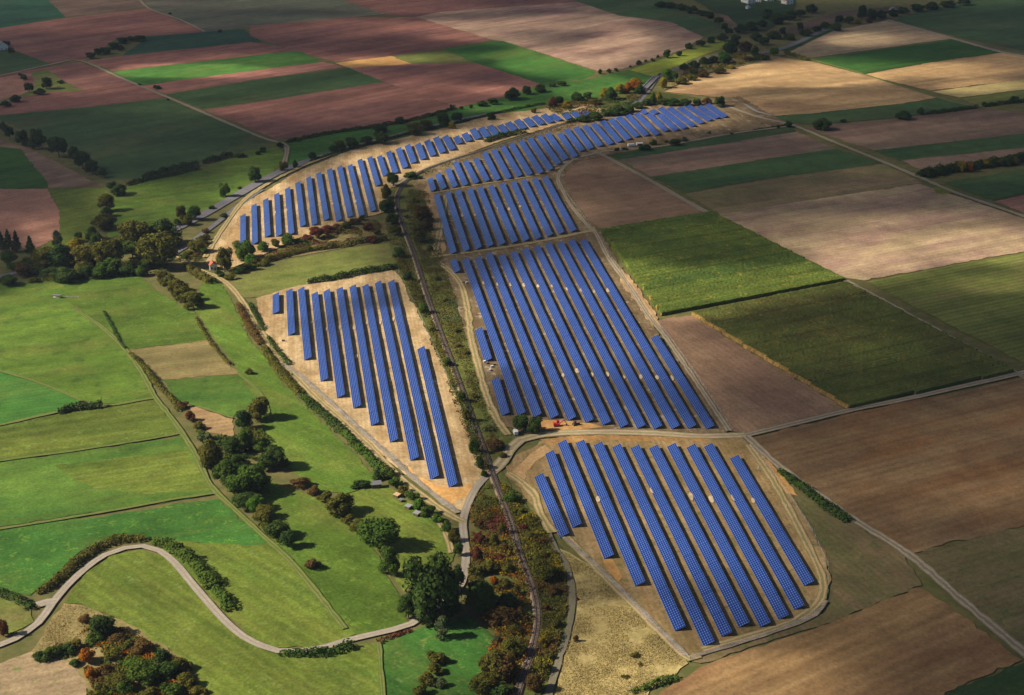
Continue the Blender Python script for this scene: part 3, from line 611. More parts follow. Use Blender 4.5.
# pale stone fillings over the cable trench between the rows
for q in ((484, 285), (497.5, 285), (511, 286), (524, 286), (538, 287), (552, 288), (567, 291), (581, 292), (608, 292), (594, 292),
          (563, 378), (577, 374), (592, 375), (607, 375), (624, 378), (641, 378), (657, 380), (672, 380),
          (691, 496), (674, 492), (711, 499), (733, 499), (753, 501), (652, 490), (617, 487), (598, 500),
          (250, 210), (276, 212), (287, 211), (297, 210), (308, 208), (319, 207), (332, 206), (343, 205), (355, 204),
          (311, 325), (326, 329), (340, 330), (354, 328), (367, 325), (380, 324), (393, 322), (356, 360),
          (462, 217), (475, 216), (498, 210), (509, 210), (520, 208), (487, 211)):
    c = at(q[0], q[1] + R.uniform(-2, 2)); n = 9; r = R.uniform(.8, 1.25)
    ang = radians(98); mb = MB()
    mb.face([(c.x + r * R.uniform(.8, 1.2) * cos(t) * 1.0 - 0, c.y + r * 3.6 * R.uniform(.8, 1.2) * sin(t), ROADZ[0] + .03) for t in [2 * pi * i / n for i in range(n)]])
    tag(mb.build('gravel_patch', M_FILL), 'pale stone filling over the cable trench between two solar rows', 'gravel', 'gravel fillings between the solar rows', 'structure')
ROADZ[0] += .04

# ------------------------------------------------------------------ railway
M_STEEL = simple('rail_steel', (.32, .28, .26), .45, .6, .2)
M_SLEEPER = simple('sleeper_wood', (.075, .06, .05), .9, 0, .3)
M_BALLAST = road_mat('ballast', (.34, .245, .18), (.22, .16, .12), grain=.45)
def rail_track(pts, label):
    L = smooth_line(P2(pts), 5.0); nr = side_normals(L)
    root = empty('railway_track', (L[0].x, L[0].y, 0)); org = Vector((L[0].x, L[0].y, 0))
    def sweep(name, off, prof, mat):
        v = []; f = []; k = len(prof)
        for p, n in zip(L, nr):
            for (a, z) in prof: q = p + n * (off + a) - org; v.append((q.x, q.y, z))
        for i in range(len(L) - 1):
            for j in range(k if k > 2 else 1):
                a, b = i * k + j, i * k + (j + 1) % k
                f.append((a, a + k, b + k, b))
        me = bpy.data.meshes.new(name); me.from_pydata(v, [], f); me.update(); bm = bmesh.new(); bm.from_mesh(me)
        bmesh.ops.recalc_face_normals(bm, faces=bm.faces); bm.to_mesh(me); bm.free()
        return link(name, me, mat, root)
    me_b = sweep('ballast_bed', 0, [(-2.3, .1), (-1.45, 1.0), (1.45, 1.0), (2.3, .1)], M_BALLAST)
    for s in (-1, 1): sweep('rail', s * .75, [(-.07, 1.18), (-.07, 1.34), (.07, 1.34), (.07, 1.18)], M_STEEL)
    mb = MB(); acc = 0
    for i in range(len(L) - 1):
        d = L[i + 1] - L[i]; n = max(1, round(d.length / 1.0)); a = math.atan2(d.y, d.x)
        for k in range(n):
            p = L[i].lerp(L[i + 1], k / n) - org; mb.box((p.x, p.y, 1.08), (.28, 2.5, .18), a)
    o = mb.build('sleepers', M_SLEEPER, root); o['kind'] = 'stuff'
    tag(root, label, 'railway')
RAIL = [(660, 74), (649, 88), (636, 100), (604, 113), (560, 126), (520, 139), (480, 152), (448, 162), (420, 173), (404, 184), (397, 197), (398, 212), (404, 229), (414, 256), (428, 299), (441, 335), (454, 370), (470, 414), (487, 460), (495, 482), (510, 521), (520.5, 558), (533, 590), (538, 618), (534, 647), (521, 683), (510, 720)]
rail_track(RAIL, 'single railway track curving between the solar blocks')

# ------------------------------------------------------------------ solar rows
def panel_material():
    m, nt, out = new_mat('solar_glass')
    uv = N(nt, 'ShaderNodeUVMap'); sp = N(nt, 'ShaderNodeSeparateXYZ'); nt.links.new(uv.outputs[0], sp.inputs[0])
    def edge(sock, per, w):
        a = N(nt, 'ShaderNodeMath', operation='PINGPONG'); a.inputs[1].default_value = per / 2; nt.links.new(sock, a.inputs[0])
        k = N(nt, 'ShaderNodeMath', operation='LESS_THAN'); k.inputs[1].default_value = w; nt.links.new(a.outputs[0], k.inputs[0]); return k.outputs[0]
    eu, ev = edge(sp.outputs[0], .97, .04), edge(sp.outputs[1], 1.65, .03)
    mx = N(nt, 'ShaderNodeMath', operation='MAXIMUM'); nt.links.new(eu, mx.inputs[0]); nt.links.new(ev, mx.inputs[1])
    du, dv = edge(sp.outputs[0], .97, .17), edge(sp.outputs[1], 1.65, .26)
    dt = N(nt, 'ShaderNodeMath', operation='MULTIPLY'); nt.links.new(du, dt.inputs[0]); nt.links.new(dv, dt.inputs[1])
    oi = N(nt, 'ShaderNodeObjectInfo')
    fu = N(nt, 'ShaderNodeVectorMath', operation='MULTIPLY'); fu.inputs[1].default_value = (1 / .97, 1 / 1.65, 0); nt.links.new(uv.outputs[0], fu.inputs[0])
    fl = N(nt, 'ShaderNodeVectorMath', operation='FLOOR'); nt.links.new(fu.outputs[0], fl.inputs[0])
    wn_ = N(nt, 'ShaderNodeTexWhiteNoise'); nt.links.new(fl.outputs[0], wn_.inputs['Vector'])
    c = mixc(nt, wn_.outputs['Value'], (.002, .022, .165), (.004, .032, .215))
    c = mixc(nt, ramp(nt, oi.outputs['Random'], 0, 1, 0, .6), c, (.004, .034, .215))
    c = mixc(nt, mx.outputs[0], c, (.10, .20, .48))
    c = mixc(nt, dt.outputs[0], c, (.19, .27, .52))
    b = N(nt, 'ShaderNodeBsdfPrincipled'); nt.links.new(c, b.inputs['Base Color'])
    b.inputs['Coat Weight'].default_value = .5; b.inputs['Coat Roughness'].default_value = .08; b.inputs['Roughness'].default_value = .2; b.inputs['IOR'].default_value = 1.45
    b.inputs['Specular IOR Level'].default_value = .5
    nt.links.new(b.outputs[0], out.inputs[0]); return m
M_PANEL = panel_material()
M_FRAME = simple('galvanised_steel', (.42, .44, .46), .5, .7, .1)
M_BACK = simple('panel_back', (.20, .21, .24), .6)
ZL, ZH, SEG = .6, 2.6, 16.6
def solar_row(a, b, label, group):
    ym = (a[1] + b[1]) / 2; fr = min(1, max(0, (172 - ym) / 40)); HW = 2.15 * (1 + (.40 if 'highway' in label else .20) * fr); ZH = 2.6 + (.15 + .22 * min(1, max(0, (300 - ym) / 100)) if a[0] > 395 and ym < 380 else 0)
    A, B = at(a[0], a[1], (ZL + ZH) / 2), at(b[0], b[1], (ZL + ZH) / 2); A.z = B.z = 0
    if (B - A).y > 0: A, B = B, A
    L = (B - A).length; d = (B - A) / L; n = Vector((-d.y, d.x, 0))
    if n.x < 0: n = -n
    C = (A + B) / 2
    root = empty('solar_row', (C.x, C.y, 0))
    k = max(1, round(L / SEG)); s0 = -L / 2
    for i in range(k):
        u0, u1 = s0 + i * L / k, s0 + (i + 1) * L / k - .06
        dz = R.gauss(0, .035); tl = R.gauss(0, .035)
        def V(s, e, up): return d * s + n * (e * HW) + Vector((0, 0, (ZL if e < 0 else ZH) + dz + e * tl + up))
        top = [V(u0, -1, .06), V(u1, -1, .06), V(u1, 1, .06), V(u0, 1, .06)]
        bot = [V(u0, -1, 0), V(u1, -1, 0), V(u1, 1, 0), V(u0, 1, 0)]
        v = [tuple(x) for x in top + bot]
        f = [(0, 1, 2, 3), (7, 6, 5, 4)] + [(j, j + 4, (j + 1) % 4 + 4, (j + 1) % 4) for j in range(4)]
        me = bpy.data.meshes.new('panel_table'); me.from_pydata(v, [], f)
        uvl = me.uv_layers.new(name='UVMap'); sl = 4.85; ww = u1 - u0
        for li, q in zip(range(4), ((0, 0), (0, ww), (sl, ww), (sl, 0))): uvl.data[li].uv = (q[0], q[1] + i * 33)
        me.update()
        if me.polygons[0].normal.z < 0:
            me.flip_normals()
        o = link('panel_table', me, [M_PANEL, M_BACK, M_FRAME], root)
        for p in me.polygons: p.material_index = 0 if p.index == 0 else (1 if p.index == 1 else 2)
    mb = MB(); a_ = math.atan2(d.y, d.x)
    np_ = max(2, int(L / 4.2))
    for i in range(np_):
        s = -L / 2 + L * (i + .5) / np_
        for e, h in ((-.55, .95), (.6, 1.95)):
            p = d * s + n * (e * HW); mb.box((p.x, p.y, h / 2), (.12, .12, h), a_)
    for e in (-.55, .6):
        z = (ZL + ZH) / 2 + e * (ZH - ZL) / 2 - .1; p = n * (e * HW); mb.box((p.x, p.y, z), (L - .4, .1, .12), a_)
    mb.build('support_frame', M_FRAME, root)
    return tag(root, label, 'solar panels', group)
BLOCKS = {
 'lowest': ('lowest block', [(538.7,475.1,564.3,535.2),(549.3,452.2,577,525.7),(561.9,441.4,609,556.9),(579.8,441.4,640.3,584.2),(597.8,443.5,680.2,628.9),(616.2,445.5,709,643.9),(634.7,446.6,726.9,634.4),(653.2,446.6,744.1,624.9),(671.1,445,765.4,624.9),(690.6,445.8,783.6,617),(708,445,799.5,607.5),(734.1,456.9,809,583.8)]),
 'west': ('block beside the earth track', [(275.8,293.7,275.8,312.7),(289.3,289.8,291.6,334),(301.1,288.2,308,358.6),(314.6,293,324.4,379.8),(326.5,290.3,341,396.3),(339.5,288.2,357.2,406.7),(352.6,285.8,375,424),(365.2,285,394,440.6),(377.9,281.9,414.6,458.8),(391,281,434.4,477.3),(420.8,347.7,453,485.3)]),
 'main': ('largest middle block', [(452.9,259.8,457.2,271.7),(478.3,328.7,488.2,360),(495,378.3,505.6,413.9),(465.1,259,521.5,414),(477.5,257.4,537.5,415.5),(488.5,253.5,554.6,417),(501.2,255.1,572,418.6),(513.1,251.9,589.5,421),(524.6,248.7,606.8,423.4),(536.3,246.4,624.2,425.8),(547.4,243.2,641.4,426.8),(559.7,242.4,658,427.3),(570.8,240,675.4,427.3),(582.7,240,692,426.8),(654.1,336.3,710.3,427.3)]),
 'upper': ('eleven-row block', [(436.1,194.3,453.5,252.9),(447.2,192,466.7,250.5),(457.5,190.4,478.8,248.1),(469.3,188.8,490.4,245.7),(479.6,187.2,502.3,244.2),(490.4,185.6,514.9,241.8),(501.8,183.2,526.3,240.2),(512.9,181.7,538.2,238.3),(523.2,180,550,235.5),(534.3,178.5,561.5,233.1),(544.6,176.9,573.6,231)]),
 'top': ('curving top block', [(429.8,178.3,433.5,190.5),(437.7,173.6,444,188.6),(447.7,168.8,455.1,186.7),(455.1,161.7,465.6,185.1),(465.1,160.9,476.6,183),(475.4,158.5,487.2,181),(484.1,152.2,497.8,179.9),(493.6,149.8,508.9,178.3),(502.3,145.9,519.6,176),(511,143.5,530,174.7),(520.5,140.4,541,172.8),(529.2,138,550.5,169.6),(538.7,135.6,558.5,163.7),(547.4,133.2,565.8,159.3),(559.5,133.3,575.2,156.9),(566.2,129.4,582.2,150.6),(575.5,127.2,591.2,148.5),(584.6,125.6,600.4,145.8),(593.3,123.5,611,144),(602,121,619.6,141.7),(610.5,119,628.7,139.3),(618.4,117.1,637.3,136.5),(627.2,115,646.5,135.4),(636,113.5,657.5,134.6),(648,113.7,666.5,130.9),(641,110,646,113.5),(659,114.3,676.5,130.3),(651.5,110.2,656.5,113.6),(660,107.8,685,128.3),(669,107.7,693.3,126),(679,107.5,701.7,123.1),(685.9,104.8,710.1,120.3),(698.8,106.2,717.3,118.2),(706.8,104.2,725,117)]),
 'long': ('long block beside the highway', [(243,214.9,243,241.8),(254,204.6,255,243.3),(265.6,199,267.7,236.2),(276.7,193.5,279,235.4),(287.3,188,291.4,233.9),(297.7,182.4,303,225.9),(308.6,177.2,314.6,224.4),(318.6,172.9,326.5,219.6),(329.4,169,338.9,220.4),(339.5,166.3,350.3,216.5),(349.8,165,362,215.7),(359.7,159.5,373.2,210.9),(369.5,157.1,378,185.4),(379.3,156,385.5,175.4),(388.5,151.5,395.6,172.8),(398.2,148.2,405.3,167.6),(407.3,145,413.8,162.5),(417.6,143.7,423.5,159),(426.7,140.4,433.2,155.6),(435.8,137.2,442.9,152.5),(444.8,135.9,452.6,149.5),(455.8,136.5,459.7,143.4),(464.3,133.3,469,141),(472.3,128.9,478.1,138.8),(481,127.6,487.5,136.9),(489.4,125.6,496.6,134.7),(499.8,125,505.6,132.7),(507.6,122.4,514.7,130.4),(516.6,119.8,523.8,128.6),(525.7,118.2,532.8,126.3),(534,116,541.9,124.3),(543.2,114.6,551,122.4),(551.6,114.6,559.4,120.4),(564,113.3,569,118.8),(573,112,578.8,117.5),(582,111.4,587,114.6)]),
}
for key, (where, rows) in BLOCKS.items():
    rows = sorted(rows, key=lambda r: r[0] + r[2])
    for i, (x0, y0, x1, y1) in enumerate(rows):
        ln = (at(x0, y0) - at(x1, y1)).length
        sz = 'short' if ln < 60 else ('very long' if ln > 200 else 'long')
        solar_row((x0, y0), (x1, y1), f'{sz} blue solar row, {ORD[i]} from the left in the {where}', 'solar rows of the ' + where)

# ------------------------------------------------------------------ fences
M_POST = simple('fence_post_steel', (.62, .62, .58), .5, .2)
def mesh_mat():
    m, nt, out = new_mat('fence_mesh')
    t = N(nt, 'ShaderNodeBsdfTransparent'); d = N(nt, 'ShaderNodeBsdfDiffuse'); d.inputs[0].default_value = (.45, .47, .45, 1)
    x = N(nt, 'ShaderNodeMixShader'); x.inputs[0].default_value = .16
    nt.links.new(t.outputs[0], x.inputs[1]); nt.links.new(d.outputs[0], x.inputs[2]); nt.links.new(x.outputs[0], out.inputs[0]); return m
M_MESH = mesh_mat()
pm_ = MB(); pm_.box((0, 0, 1.05), (.11, .11, 2.1)); pm_.box((0, 0, 2.13), (.13, .13, .06))
POST_ME = None
def fence(px, label, gap=6.0, h=2.0):
    global POST_ME
    P = P2(px); L = []
    for a, b in zip(P, P[1:]):
        n = max(1, round((b - a).length / gap)); L += [a.lerp(b, k / n) for k in range(n)]
    L.append(P[-1]); org = L[0].copy()
    root = empty('wire_fence', org)
    v = []; f = []
    for i, p in enumerate(L):
        q = p - org; v += [(q.x, q.y, .05), (q.x, q.y, h)]
        if i: b = 2 * i; f.append((b - 2, b, b + 1, b - 1))
        if i < 98:
            if POST_ME is None: o = pm_.build('fence_post', M_POST, root); POST_ME = o.data
            else: o = bpy.data.objects.new('fence_post', POST_ME); COL.objects.link(o); o.parent = root
            o.location = q
    me = bpy.data.meshes.new('wire_mesh'); me.from_pydata(v, [], f); me.update(); link('wire_mesh', me, M_MESH, root)
    tag(root, label, 'fence', 'wire fences of the solar park')
fence([(307, 285), (345, 279), (399, 272)], 'wire fence along the upper edge of the block beside the earth track')
fence([(399, 272), (420, 316), (440, 360), (458, 403), (470, 430)], 'wire fence between the solar block and the railway slope')
fence([(470, 430), (482, 458), (486, 473)], 'short wire fence running down to the level crossing', 5)
fence([(300, 377), (340, 412), (385, 454), (430, 494), (455, 512)], 'wire fence along the stony strip above the track')
fence([(750, 446), (770, 470), (790, 498), (812, 532), (828, 566), (828, 594), (824, 608)], 'wire fence curving around the lowest block beside the olive wedge')
fence([(824, 608), (775, 632), (705, 655), (690, 661)], 'wire fence between the lowest block and the rust field')
fence([(690, 661), (655, 628), (620, 592), (585, 559), (566, 541)], 'wire fence along the stone drain and the straw field')
fence([(600, 236), (610, 257), (632, 286), (653, 318), (668, 336)], 'upper half of the wire fence beside the maize')
fence([(668, 336), (698, 378), (732, 431)], 'lower half of the wire fence beside the bare brown wedge')
fence([(469, 318), (472, 340), (481, 371), (489, 398), (500, 421)], 'wire fence beside the grassy railway bank')
fence([(563, 166), (560, 178), (563, 190), (576, 207), (590, 226)], 'wire fence around the rounded brown field')

# ------------------------------------------------------------------ tall maize: thick crops with an uneven top
def crop(px, h, mat, label, cell=1.6, d=D0):
    P = P2(px); poly = [(p.x, p.y) for p in P]
    a, b = at(*d[0]), at(*d[1]); ang = math.atan2(b.y - a.y, b.x - a.x); ca, sa = cos(ang), sin(ang)
    rot = [(x * ca + y * sa, -x * sa + y * ca) for x, y in poly]
    x0, x1 = min(q[0] for q in rot), max(q[0] for q in rot); y0, y1 = min(q[1] for q in rot), max(q[1] for q in rot)
    nx, ny = int((x1 - x0) / cell), int((y1 - y0) / cell)
    ins = np.zeros((ny, nx), bool)
    for j in range(ny):
        for i in range(nx): ins[j, i] = inside(rot, x0 + (i + .5) * cell, y0 + (j + .5) * cell)
    vi = {}; v = []; f = []
    def V(i, j, up):
        k = (i, j, up)
        if k not in vi:
            x, y = x0 + i * cell + R.gauss(0, .25), y0 + j * cell + R.gauss(0, .15)
            vi[k] = len(v); v.append((x * ca - y * sa, x * sa + y * ca, h + R.gauss(0, .11) + (.12 if j % 2 else -.12) if up else 0.0))
        return vi[k]
    for j in range(ny):
        for i in range(nx):
            if not ins[j, i]: continue
            f.append((V(i, j, 1), V(i + 1, j, 1), V(i + 1, j + 1, 1), V(i, j + 1, 1)))
            for (di, dj, p, q) in ((0, -1, (i, j), (i + 1, j)), (1, 0, (i + 1, j), (i + 1, j + 1)), (0, 1, (i + 1, j + 1), (i, j + 1)), (-1, 0, (i, j + 1), (i, j))):
                jj, ii = j + dj, i + di
                if not (0 <= jj < ny and 0 <= ii < nx and ins[jj, ii]): f.append((V(*p, 0), V(*q, 0), V(*q, 1), V(*p, 1)))
    me = bpy.data.meshes.new('maize_crop'); me.from_pydata(v, [], f); me.update()
    return tag(link('maize_crop', me, mat), label, 'maize', kind='stuff')
a_, b_ = at(*D0[0]), at(*D0[1]); ang0 = math.atan2(b_.y - a_.y, b_.x - a_.x)
MZ = dict(ang=ang0, streak=(90, 3), blotch=40, blo=.46, grain=.30, gsize=1.0, tram=21, tramamp=.2, rows=3, rowamp=.07)
M_MAIZE = land('maize_leaves', *PAL['maize'], seed=91, fleck=(.22, .20, .035), **MZ)
M_MAIZE2 = land('dark_maize_leaves', (.072, .098, .020), (.115, .125, .026), (.090, .082, .022), seed=95, fleck=(.17, .14, .03), **MZ)
crop([(601, 231), (711, 213.5), (844, 281), (662, 316)], 2.4, M_MAIZE, 'green maize field with a sunlit lower half')
crop([(693, 315), (845, 284), (1014, 373), (849, 409)], 2.4, M_MAIZE2, 'larger dark green maize field beside the farm road')
M_STRAW = land('dry_maize', (.36, .21, .06), (.44, .28, .09), (.26, .18, .05), seed=97, **MZ)
crop([(693, 316), (696, 314.5), (850, 406.5), (848, 409.5)], 2.0, M_STRAW, 'dry golden edge of the dark maize field')
crop([(604, 231), (609, 231), (666, 314.5), (662, 316)], 1.8, M_STRAW, 'dry golden edge of the sunlit maize field')

# ------------------------------------------------------------------ trees, bushes and hedges
M_BARK = simple('bark', (.11, .085, .06), .95, 0, .3)
def leaf_mat(name, c0, c1, c2):
    m, nt, out = new_mat('leaves_' + name)
    at_ = N(nt, 'ShaderNodeAttribute'); at_.attribute_name = 'tone'
    oi = N(nt, 'ShaderNodeObjectInfo')
    c = mixc(nt, at_.outputs['Fac'], c0, c1)
    c = mixc(nt, ramp(nt, oi.outputs['Random'], 0, 1, 0, .45), c, c2)
    d = N(nt, 'ShaderNodeBsdfDiffuse'); nt.links.new(c, d.inputs[0])
    t = N(nt, 'ShaderNodeBsdfTranslucent'); nt.links.new(c, t.inputs[0])
    x = N(nt, 'ShaderNodeMixShader'); x.inputs[0].default_value = .3
    nt.links.new(d.outputs[0], x.inputs[1]); nt.links.new(t.outputs[0], x.inputs[2]); nt.links.new(x.outputs[0], out.inputs[0]); return m
LM = {
    'D': leaf_mat('dark', (.030, .070, .018), (.076, .132, .028), (.080, .100, .024)),
    'G': leaf_mat('green', (.050, .105, .018), (.100, .170, .028), (.105, .130, .024)),
    'K': leaf_mat('bright', (.055, .150, .014), (.110, .220, .025), (.090, .160, .020)),
    'L': leaf_mat('grey_green', (.090, .125, .050), (.150, .180, .075), (.110, .130, .050)),
    'O': leaf_mat('olive', (.085, .095, .018), (.170, .165, .030), (.150, .115, .026)),
    'Y': leaf_mat('yellow', (.240, .200, .020), (.420, .320, .030), (.300, .180, .020)),
    'N': leaf_mat('orange', (.300, .090, .010), (.480, .170, .015), (.300, .130, .015)),
    'R': leaf_mat('red', (.110, .030, .022), (.210, .065, .035), (.130, .070, .025)),
    'B': leaf_mat('brown', (.095, .060, .022), (.180, .115, .035), (.140, .080, .025)),
}
CNAME = {'D': 'dark green', 'G': 'green', 'K': 'bright green', 'L': 'grey-green', 'O': 'olive', 'Y': 'yellow', 'N': 'orange', 'R': 'dark red', 'B': 'rusty brown'}
def leaves_mesh(name, centers, normals, size, tone, rng):
    """One leaf-clump face (a bent quad of two triangles) per centre."""
    n = len(centers)
    nm = normals + rng.normal(0, .42, (n, 3)); nm /= np.linalg.norm(nm, axis=1, keepdims=True) + 1e-9
    a = np.cross(nm, rng.normal(0, 1, (n, 3))); a /= np.linalg.norm(a, axis=1, keepdims=True) + 1e-9
    b = np.cross(nm, a); s = (size * rng.uniform(.6, 1.35, n))[:, None]; e = s * rng.uniform(.5, 1.0, (n, 1))
    bend = nm * s * rng.uniform(-.35, .35, (n, 1))
    v = np.stack([centers - a * s, centers - b * e + bend, centers + a * s, centers + b * e + bend], 1).reshape(-1, 3)
    me = bpy.data.meshes.new(name)
    me.vertices.add(4 * n); me.vertices.foreach_set('co', v.astype(np.float32).ravel())
    me.loops.add(4 * n); me.loops.foreach_set('vertex_index', np.arange(4 * n, dtype=np.int32))
    me.polygons.add(n); me.polygons.foreach_set('loop_start', np.arange(n, dtype=np.int32) * 4)
    me.update(calc_edges=True)
    t = me.attributes.new('tone', 'FLOAT', 'FACE'); t.data.foreach_set('value', np.clip(tone, 0, 1).astype(np.float32))
    return me
def crown_mesh(seed, kind):
    """A crown about 1 wide and 1 high, standing on z = 0 (trunk below is separate)."""
    rng = np.random.default_rng(seed); C = []; Nn = []; T = []
    if kind == 'round':
        lobes = [((rng.normal(0, .13), rng.normal(0, .13), .50), .30)]
        for i in range(17):
            a = rng.uniform(0, 2 * pi); r = rng.uniform(.10, .34); lobes.append(((r * cos(a), r * sin(a), rng.uniform(.16, .80)), rng.uniform(.15, .24)))
        lobes.append(((rng.normal(0, .06), rng.normal(0, .06), .80), .2)); n, zs = 300, 1
    elif kind == 'bush':
        lobes = []
        for i in range(9):
            a = rng.uniform(0, 2 * pi); r = rng.uniform(.0, .36); lobes.append(((r * cos(a), r * sin(a), rng.uniform(.2, .72 - .5 * r)), rng.uniform(.15, .26)))
        n, zs = 200, 1
    elif kind == 'conifer':
        lobes = []
        for i in range(26):
            z = i / 26.0; r = (.42 * (1 - z) ** .8) * rng.uniform(.6, 1.05); a = i * 2.4
            lobes.append(((r * cos(a) * .75, r * sin(a) * .75, .1 + z * .85), .05 + .13 * (1 - z)))
        n, zs = 90, .6
    else:  # poplar
        lobes = [((rng.normal(0, .1), rng.normal(0, .1), .12 + .8 * i / 12), .24 * sin(pi * (.18 + .75 * i / 12))) for i in range(12)]
        n, zs = 100, 1
    for (cx, cy, cz), r in lobes:
        d = rng.normal(0, 1, (n, 3)); d /= np.linalg.norm(d, axis=1, keepdims=True)
        rad = r * rng.uniform(.45, 1.12, n) ** .7
        p = d * rad[:, None]; p[:, 2] *= zs
        C.append(p + (cx, cy, cz)); Nn.append(d); T.append(np.clip(rng.normal(.5, .2) + rng.normal(0, .22, n), 0, 1))
    C = np.concatenate(C); Nn = np.concatenate(Nn); T = np.concatenate(T)
    C[:, 2] = np.abs(C[:, 2])
    sz = {'round': .036, 'bush': .048, 'conifer': .032, 'poplar': .045}[kind]
    return leaves_mesh('crown', C, Nn, sz, T, rng)
def trunk_mesh(seed, kind):
    r = random.Random(seed); mb = MB()
    if kind == 'bush':
        for i in range(5):
            a = i * 1.26; mb.tube((0, 0, 0), (.22 * cos(a), .22 * sin(a), .45), .022, .008, 5)
    else:
        top = .9 if kind in ('conifer', 'poplar') else .55
        mb.tube((0, 0, -.02), (.01, 0, top), .04 if kind != 'conifer' else .03, .014, 7)
        for i in range(7 if top < .8 else 0):
            a = i * .9 + r.random(); z = r.uniform(.28, .5); q = r.uniform(.2, .32)
            mb.tube((0, 0, z), (q * cos(a), q * sin(a), z + r.uniform(.12, .3)), .018, .006, 5)
    me = bpy.data.meshes.new('trunk'); me.from_pydata(mb.v, [], mb.f); me.update(); return me
CROWNS = {k: [crown_mesh(s * 17 + len(k), k) for s in range(n)] for k, n in (('round', 6), ('bush', 6), ('conifer', 2), ('poplar', 2))}
TRUNKS = {k: [trunk_mesh(s, k) for s in range(2)] for k in CROWNS}
for d_ in (CROWNS,):
    for k in d_:
        for me in d_[k]: me.materials.append(LM['G'])
for k in TRUNKS:
    for me in TRUNKS[k]: me.materials.append(M_BARK)
CREEP = {'tree': 0, 'bush': 0}
def plant(cx, cy, w, h, code, label, group):
    """w, h: size in the photograph of the whole crown, cx, cy its middle."""
    s = mpp(cx, cy); dp = dep(cy + h * .4)
    wm = w * s; hm = max(.55 * wm, (h * s - .42 * wm * sin(dp)) / cos(dp))
    shape = 'round'
    col = code[0]
    if len(code) > 1: shape = {'c': 'conifer', 'p': 'poplar', 'b': 'bush'}[code[1]]
    elif hm < 6.0: shape = 'bush'
    p = at(cx, cy, hm * .52)
    kind = 'bush' if shape == 'bush' else 'tree'
    far = min(1, max(0, (cy - 60) / 170)); wm *= (1.0 + .22 * far) if shape in ('round', 'bush') else (1.7 if shape == 'conifer' else 1.9); hm *= .86 + .24 * far
    root = empty(kind, (p.x, p.y, 0), R.uniform(0, 6.28))
    me = R.choice(CROWNS[shape]); o = bpy.data.objects.new('crown', me); COL.objects.link(o); o.parent = root
    lift = .08 * hm if shape == 'round' else (.08 * hm if shape != 'bush' else 0)
    o.location.z = lift * .6; o.scale = (wm * R.uniform(.84, 1.12), wm * R.uniform(.84, 1.12), (hm - lift * .6) * R.uniform(.88, 1.12))
    o.material_slots[0].link = 'OBJECT'; o.material_slots[0].material = LM[col]
    t = bpy.data.objects.new('trunk' if kind == 'tree' else 'stems', R.choice(TRUNKS[shape])); COL.objects.link(t); t.parent = root
    tw = wm if kind == 'bush' else min(wm, hm); t.scale = (tw, tw, hm)
    tag(root, label, kind, group); CREEP[kind] += 1
    return root
def plants(where, group, items):
    its = sorted(items, key=lambda q: q[0])
    its = [(q[0], q[1], q[2], q[3], R.choice('GGO')) if q[4] == 'D' and q[1] > 185 and len(its) > 4 and R.random() < .38 else q for q in its]
    for i, (cx, cy, w, h, code) in enumerate(its):
        s = mpp(cx, cy); hm = max(.55 * w * s, (h * s - .42 * w * s * sin(dep(cy))) / cos(dep(cy)))
        k = 'bush' if (len(code) > 1 and code[1] == 'b') or (len(code) == 1 and hm < 6) else 'tree'
        if len(code) > 1 and code[1] == 'c': k = 'conifer'
        if len(code) > 1 and code[1] == 'p': k = 'slender tree'
        o = f'{ORD[i]} from left ' if len(its) > 1 else ''
        plant(cx, cy, w, h, code, f'{CNAME[code[0]]} {k}, {o}{where}', group)
def hedge(px, h, w, code, label, dens=1.0, name='hedge'):
    L = smooth_line(P2(px), 3.0); nr = side_normals(L); org = L[0].copy()
    tot = sum((b - a).length for a, b in zip(L, L[1:])); n = int(min(9000, tot * (6.0 + 5.0 * h) * dens))
    rng = np.random.default_rng(int(px[0][0] * 7 + px[0][1] * 13) % 100000)
    ii = rng.uniform(0, len(L) - 1.001, n); k = ii.astype(int); fr = ii - k
    A = np.array([tuple(p) for p in L]); B = np.array([tuple(q) for q in nr])
    base = A[k] * (1 - fr)[:, None] + A[np.minimum(k + 1, len(L) - 1)] * fr[:, None]
    s = ii * 3.0
    hh = h * (.55 + .75 * vnoise(s / 5.5, s * 0 + 3.3, 5)); ww = w * (.6 + .65 * vnoise(s / 7.0, s * 0 + 8.1, 6))
    th = rng.uniform(0, pi, n); rr = rng.uniform(.55, 1.08, n)
    off = np.cos(th) * rr * ww / 2; z = np.sin(th) ** .7 * rr * hh
    C = base + B[k] * off[:, None]; C[:, 2] = np.maximum(z, .15)
    Nn = B[k] * np.cos(th)[:, None]; Nn[:, 2] = np.sin(th)
    tone = .5 + (vnoise(s / 6.0, s * 0 + 1.7, 8) - .5) * .9 + rng.normal(0, .18, n)
    C -= np.array(tuple(org))
    me = leaves_mesh('foliage', C, Nn, .34 + .07 * h, tone, rng)
    root = empty(name, org)
    link('foliage', me, LM[code], root)
    mb = MB()
    for i in range(0, len(L), 2):
        q = L[i] - org; mb.tube((q.x, q.y, 0), (q.x + R.uniform(-.5, .5), q.y + R.uniform(-.5, .5), h * .6), .07, .03, 4)
    o = mb.build('stems', M_BARK, root); o['kind'] = 'stuff'
    return tag(root, label, 'hedge')

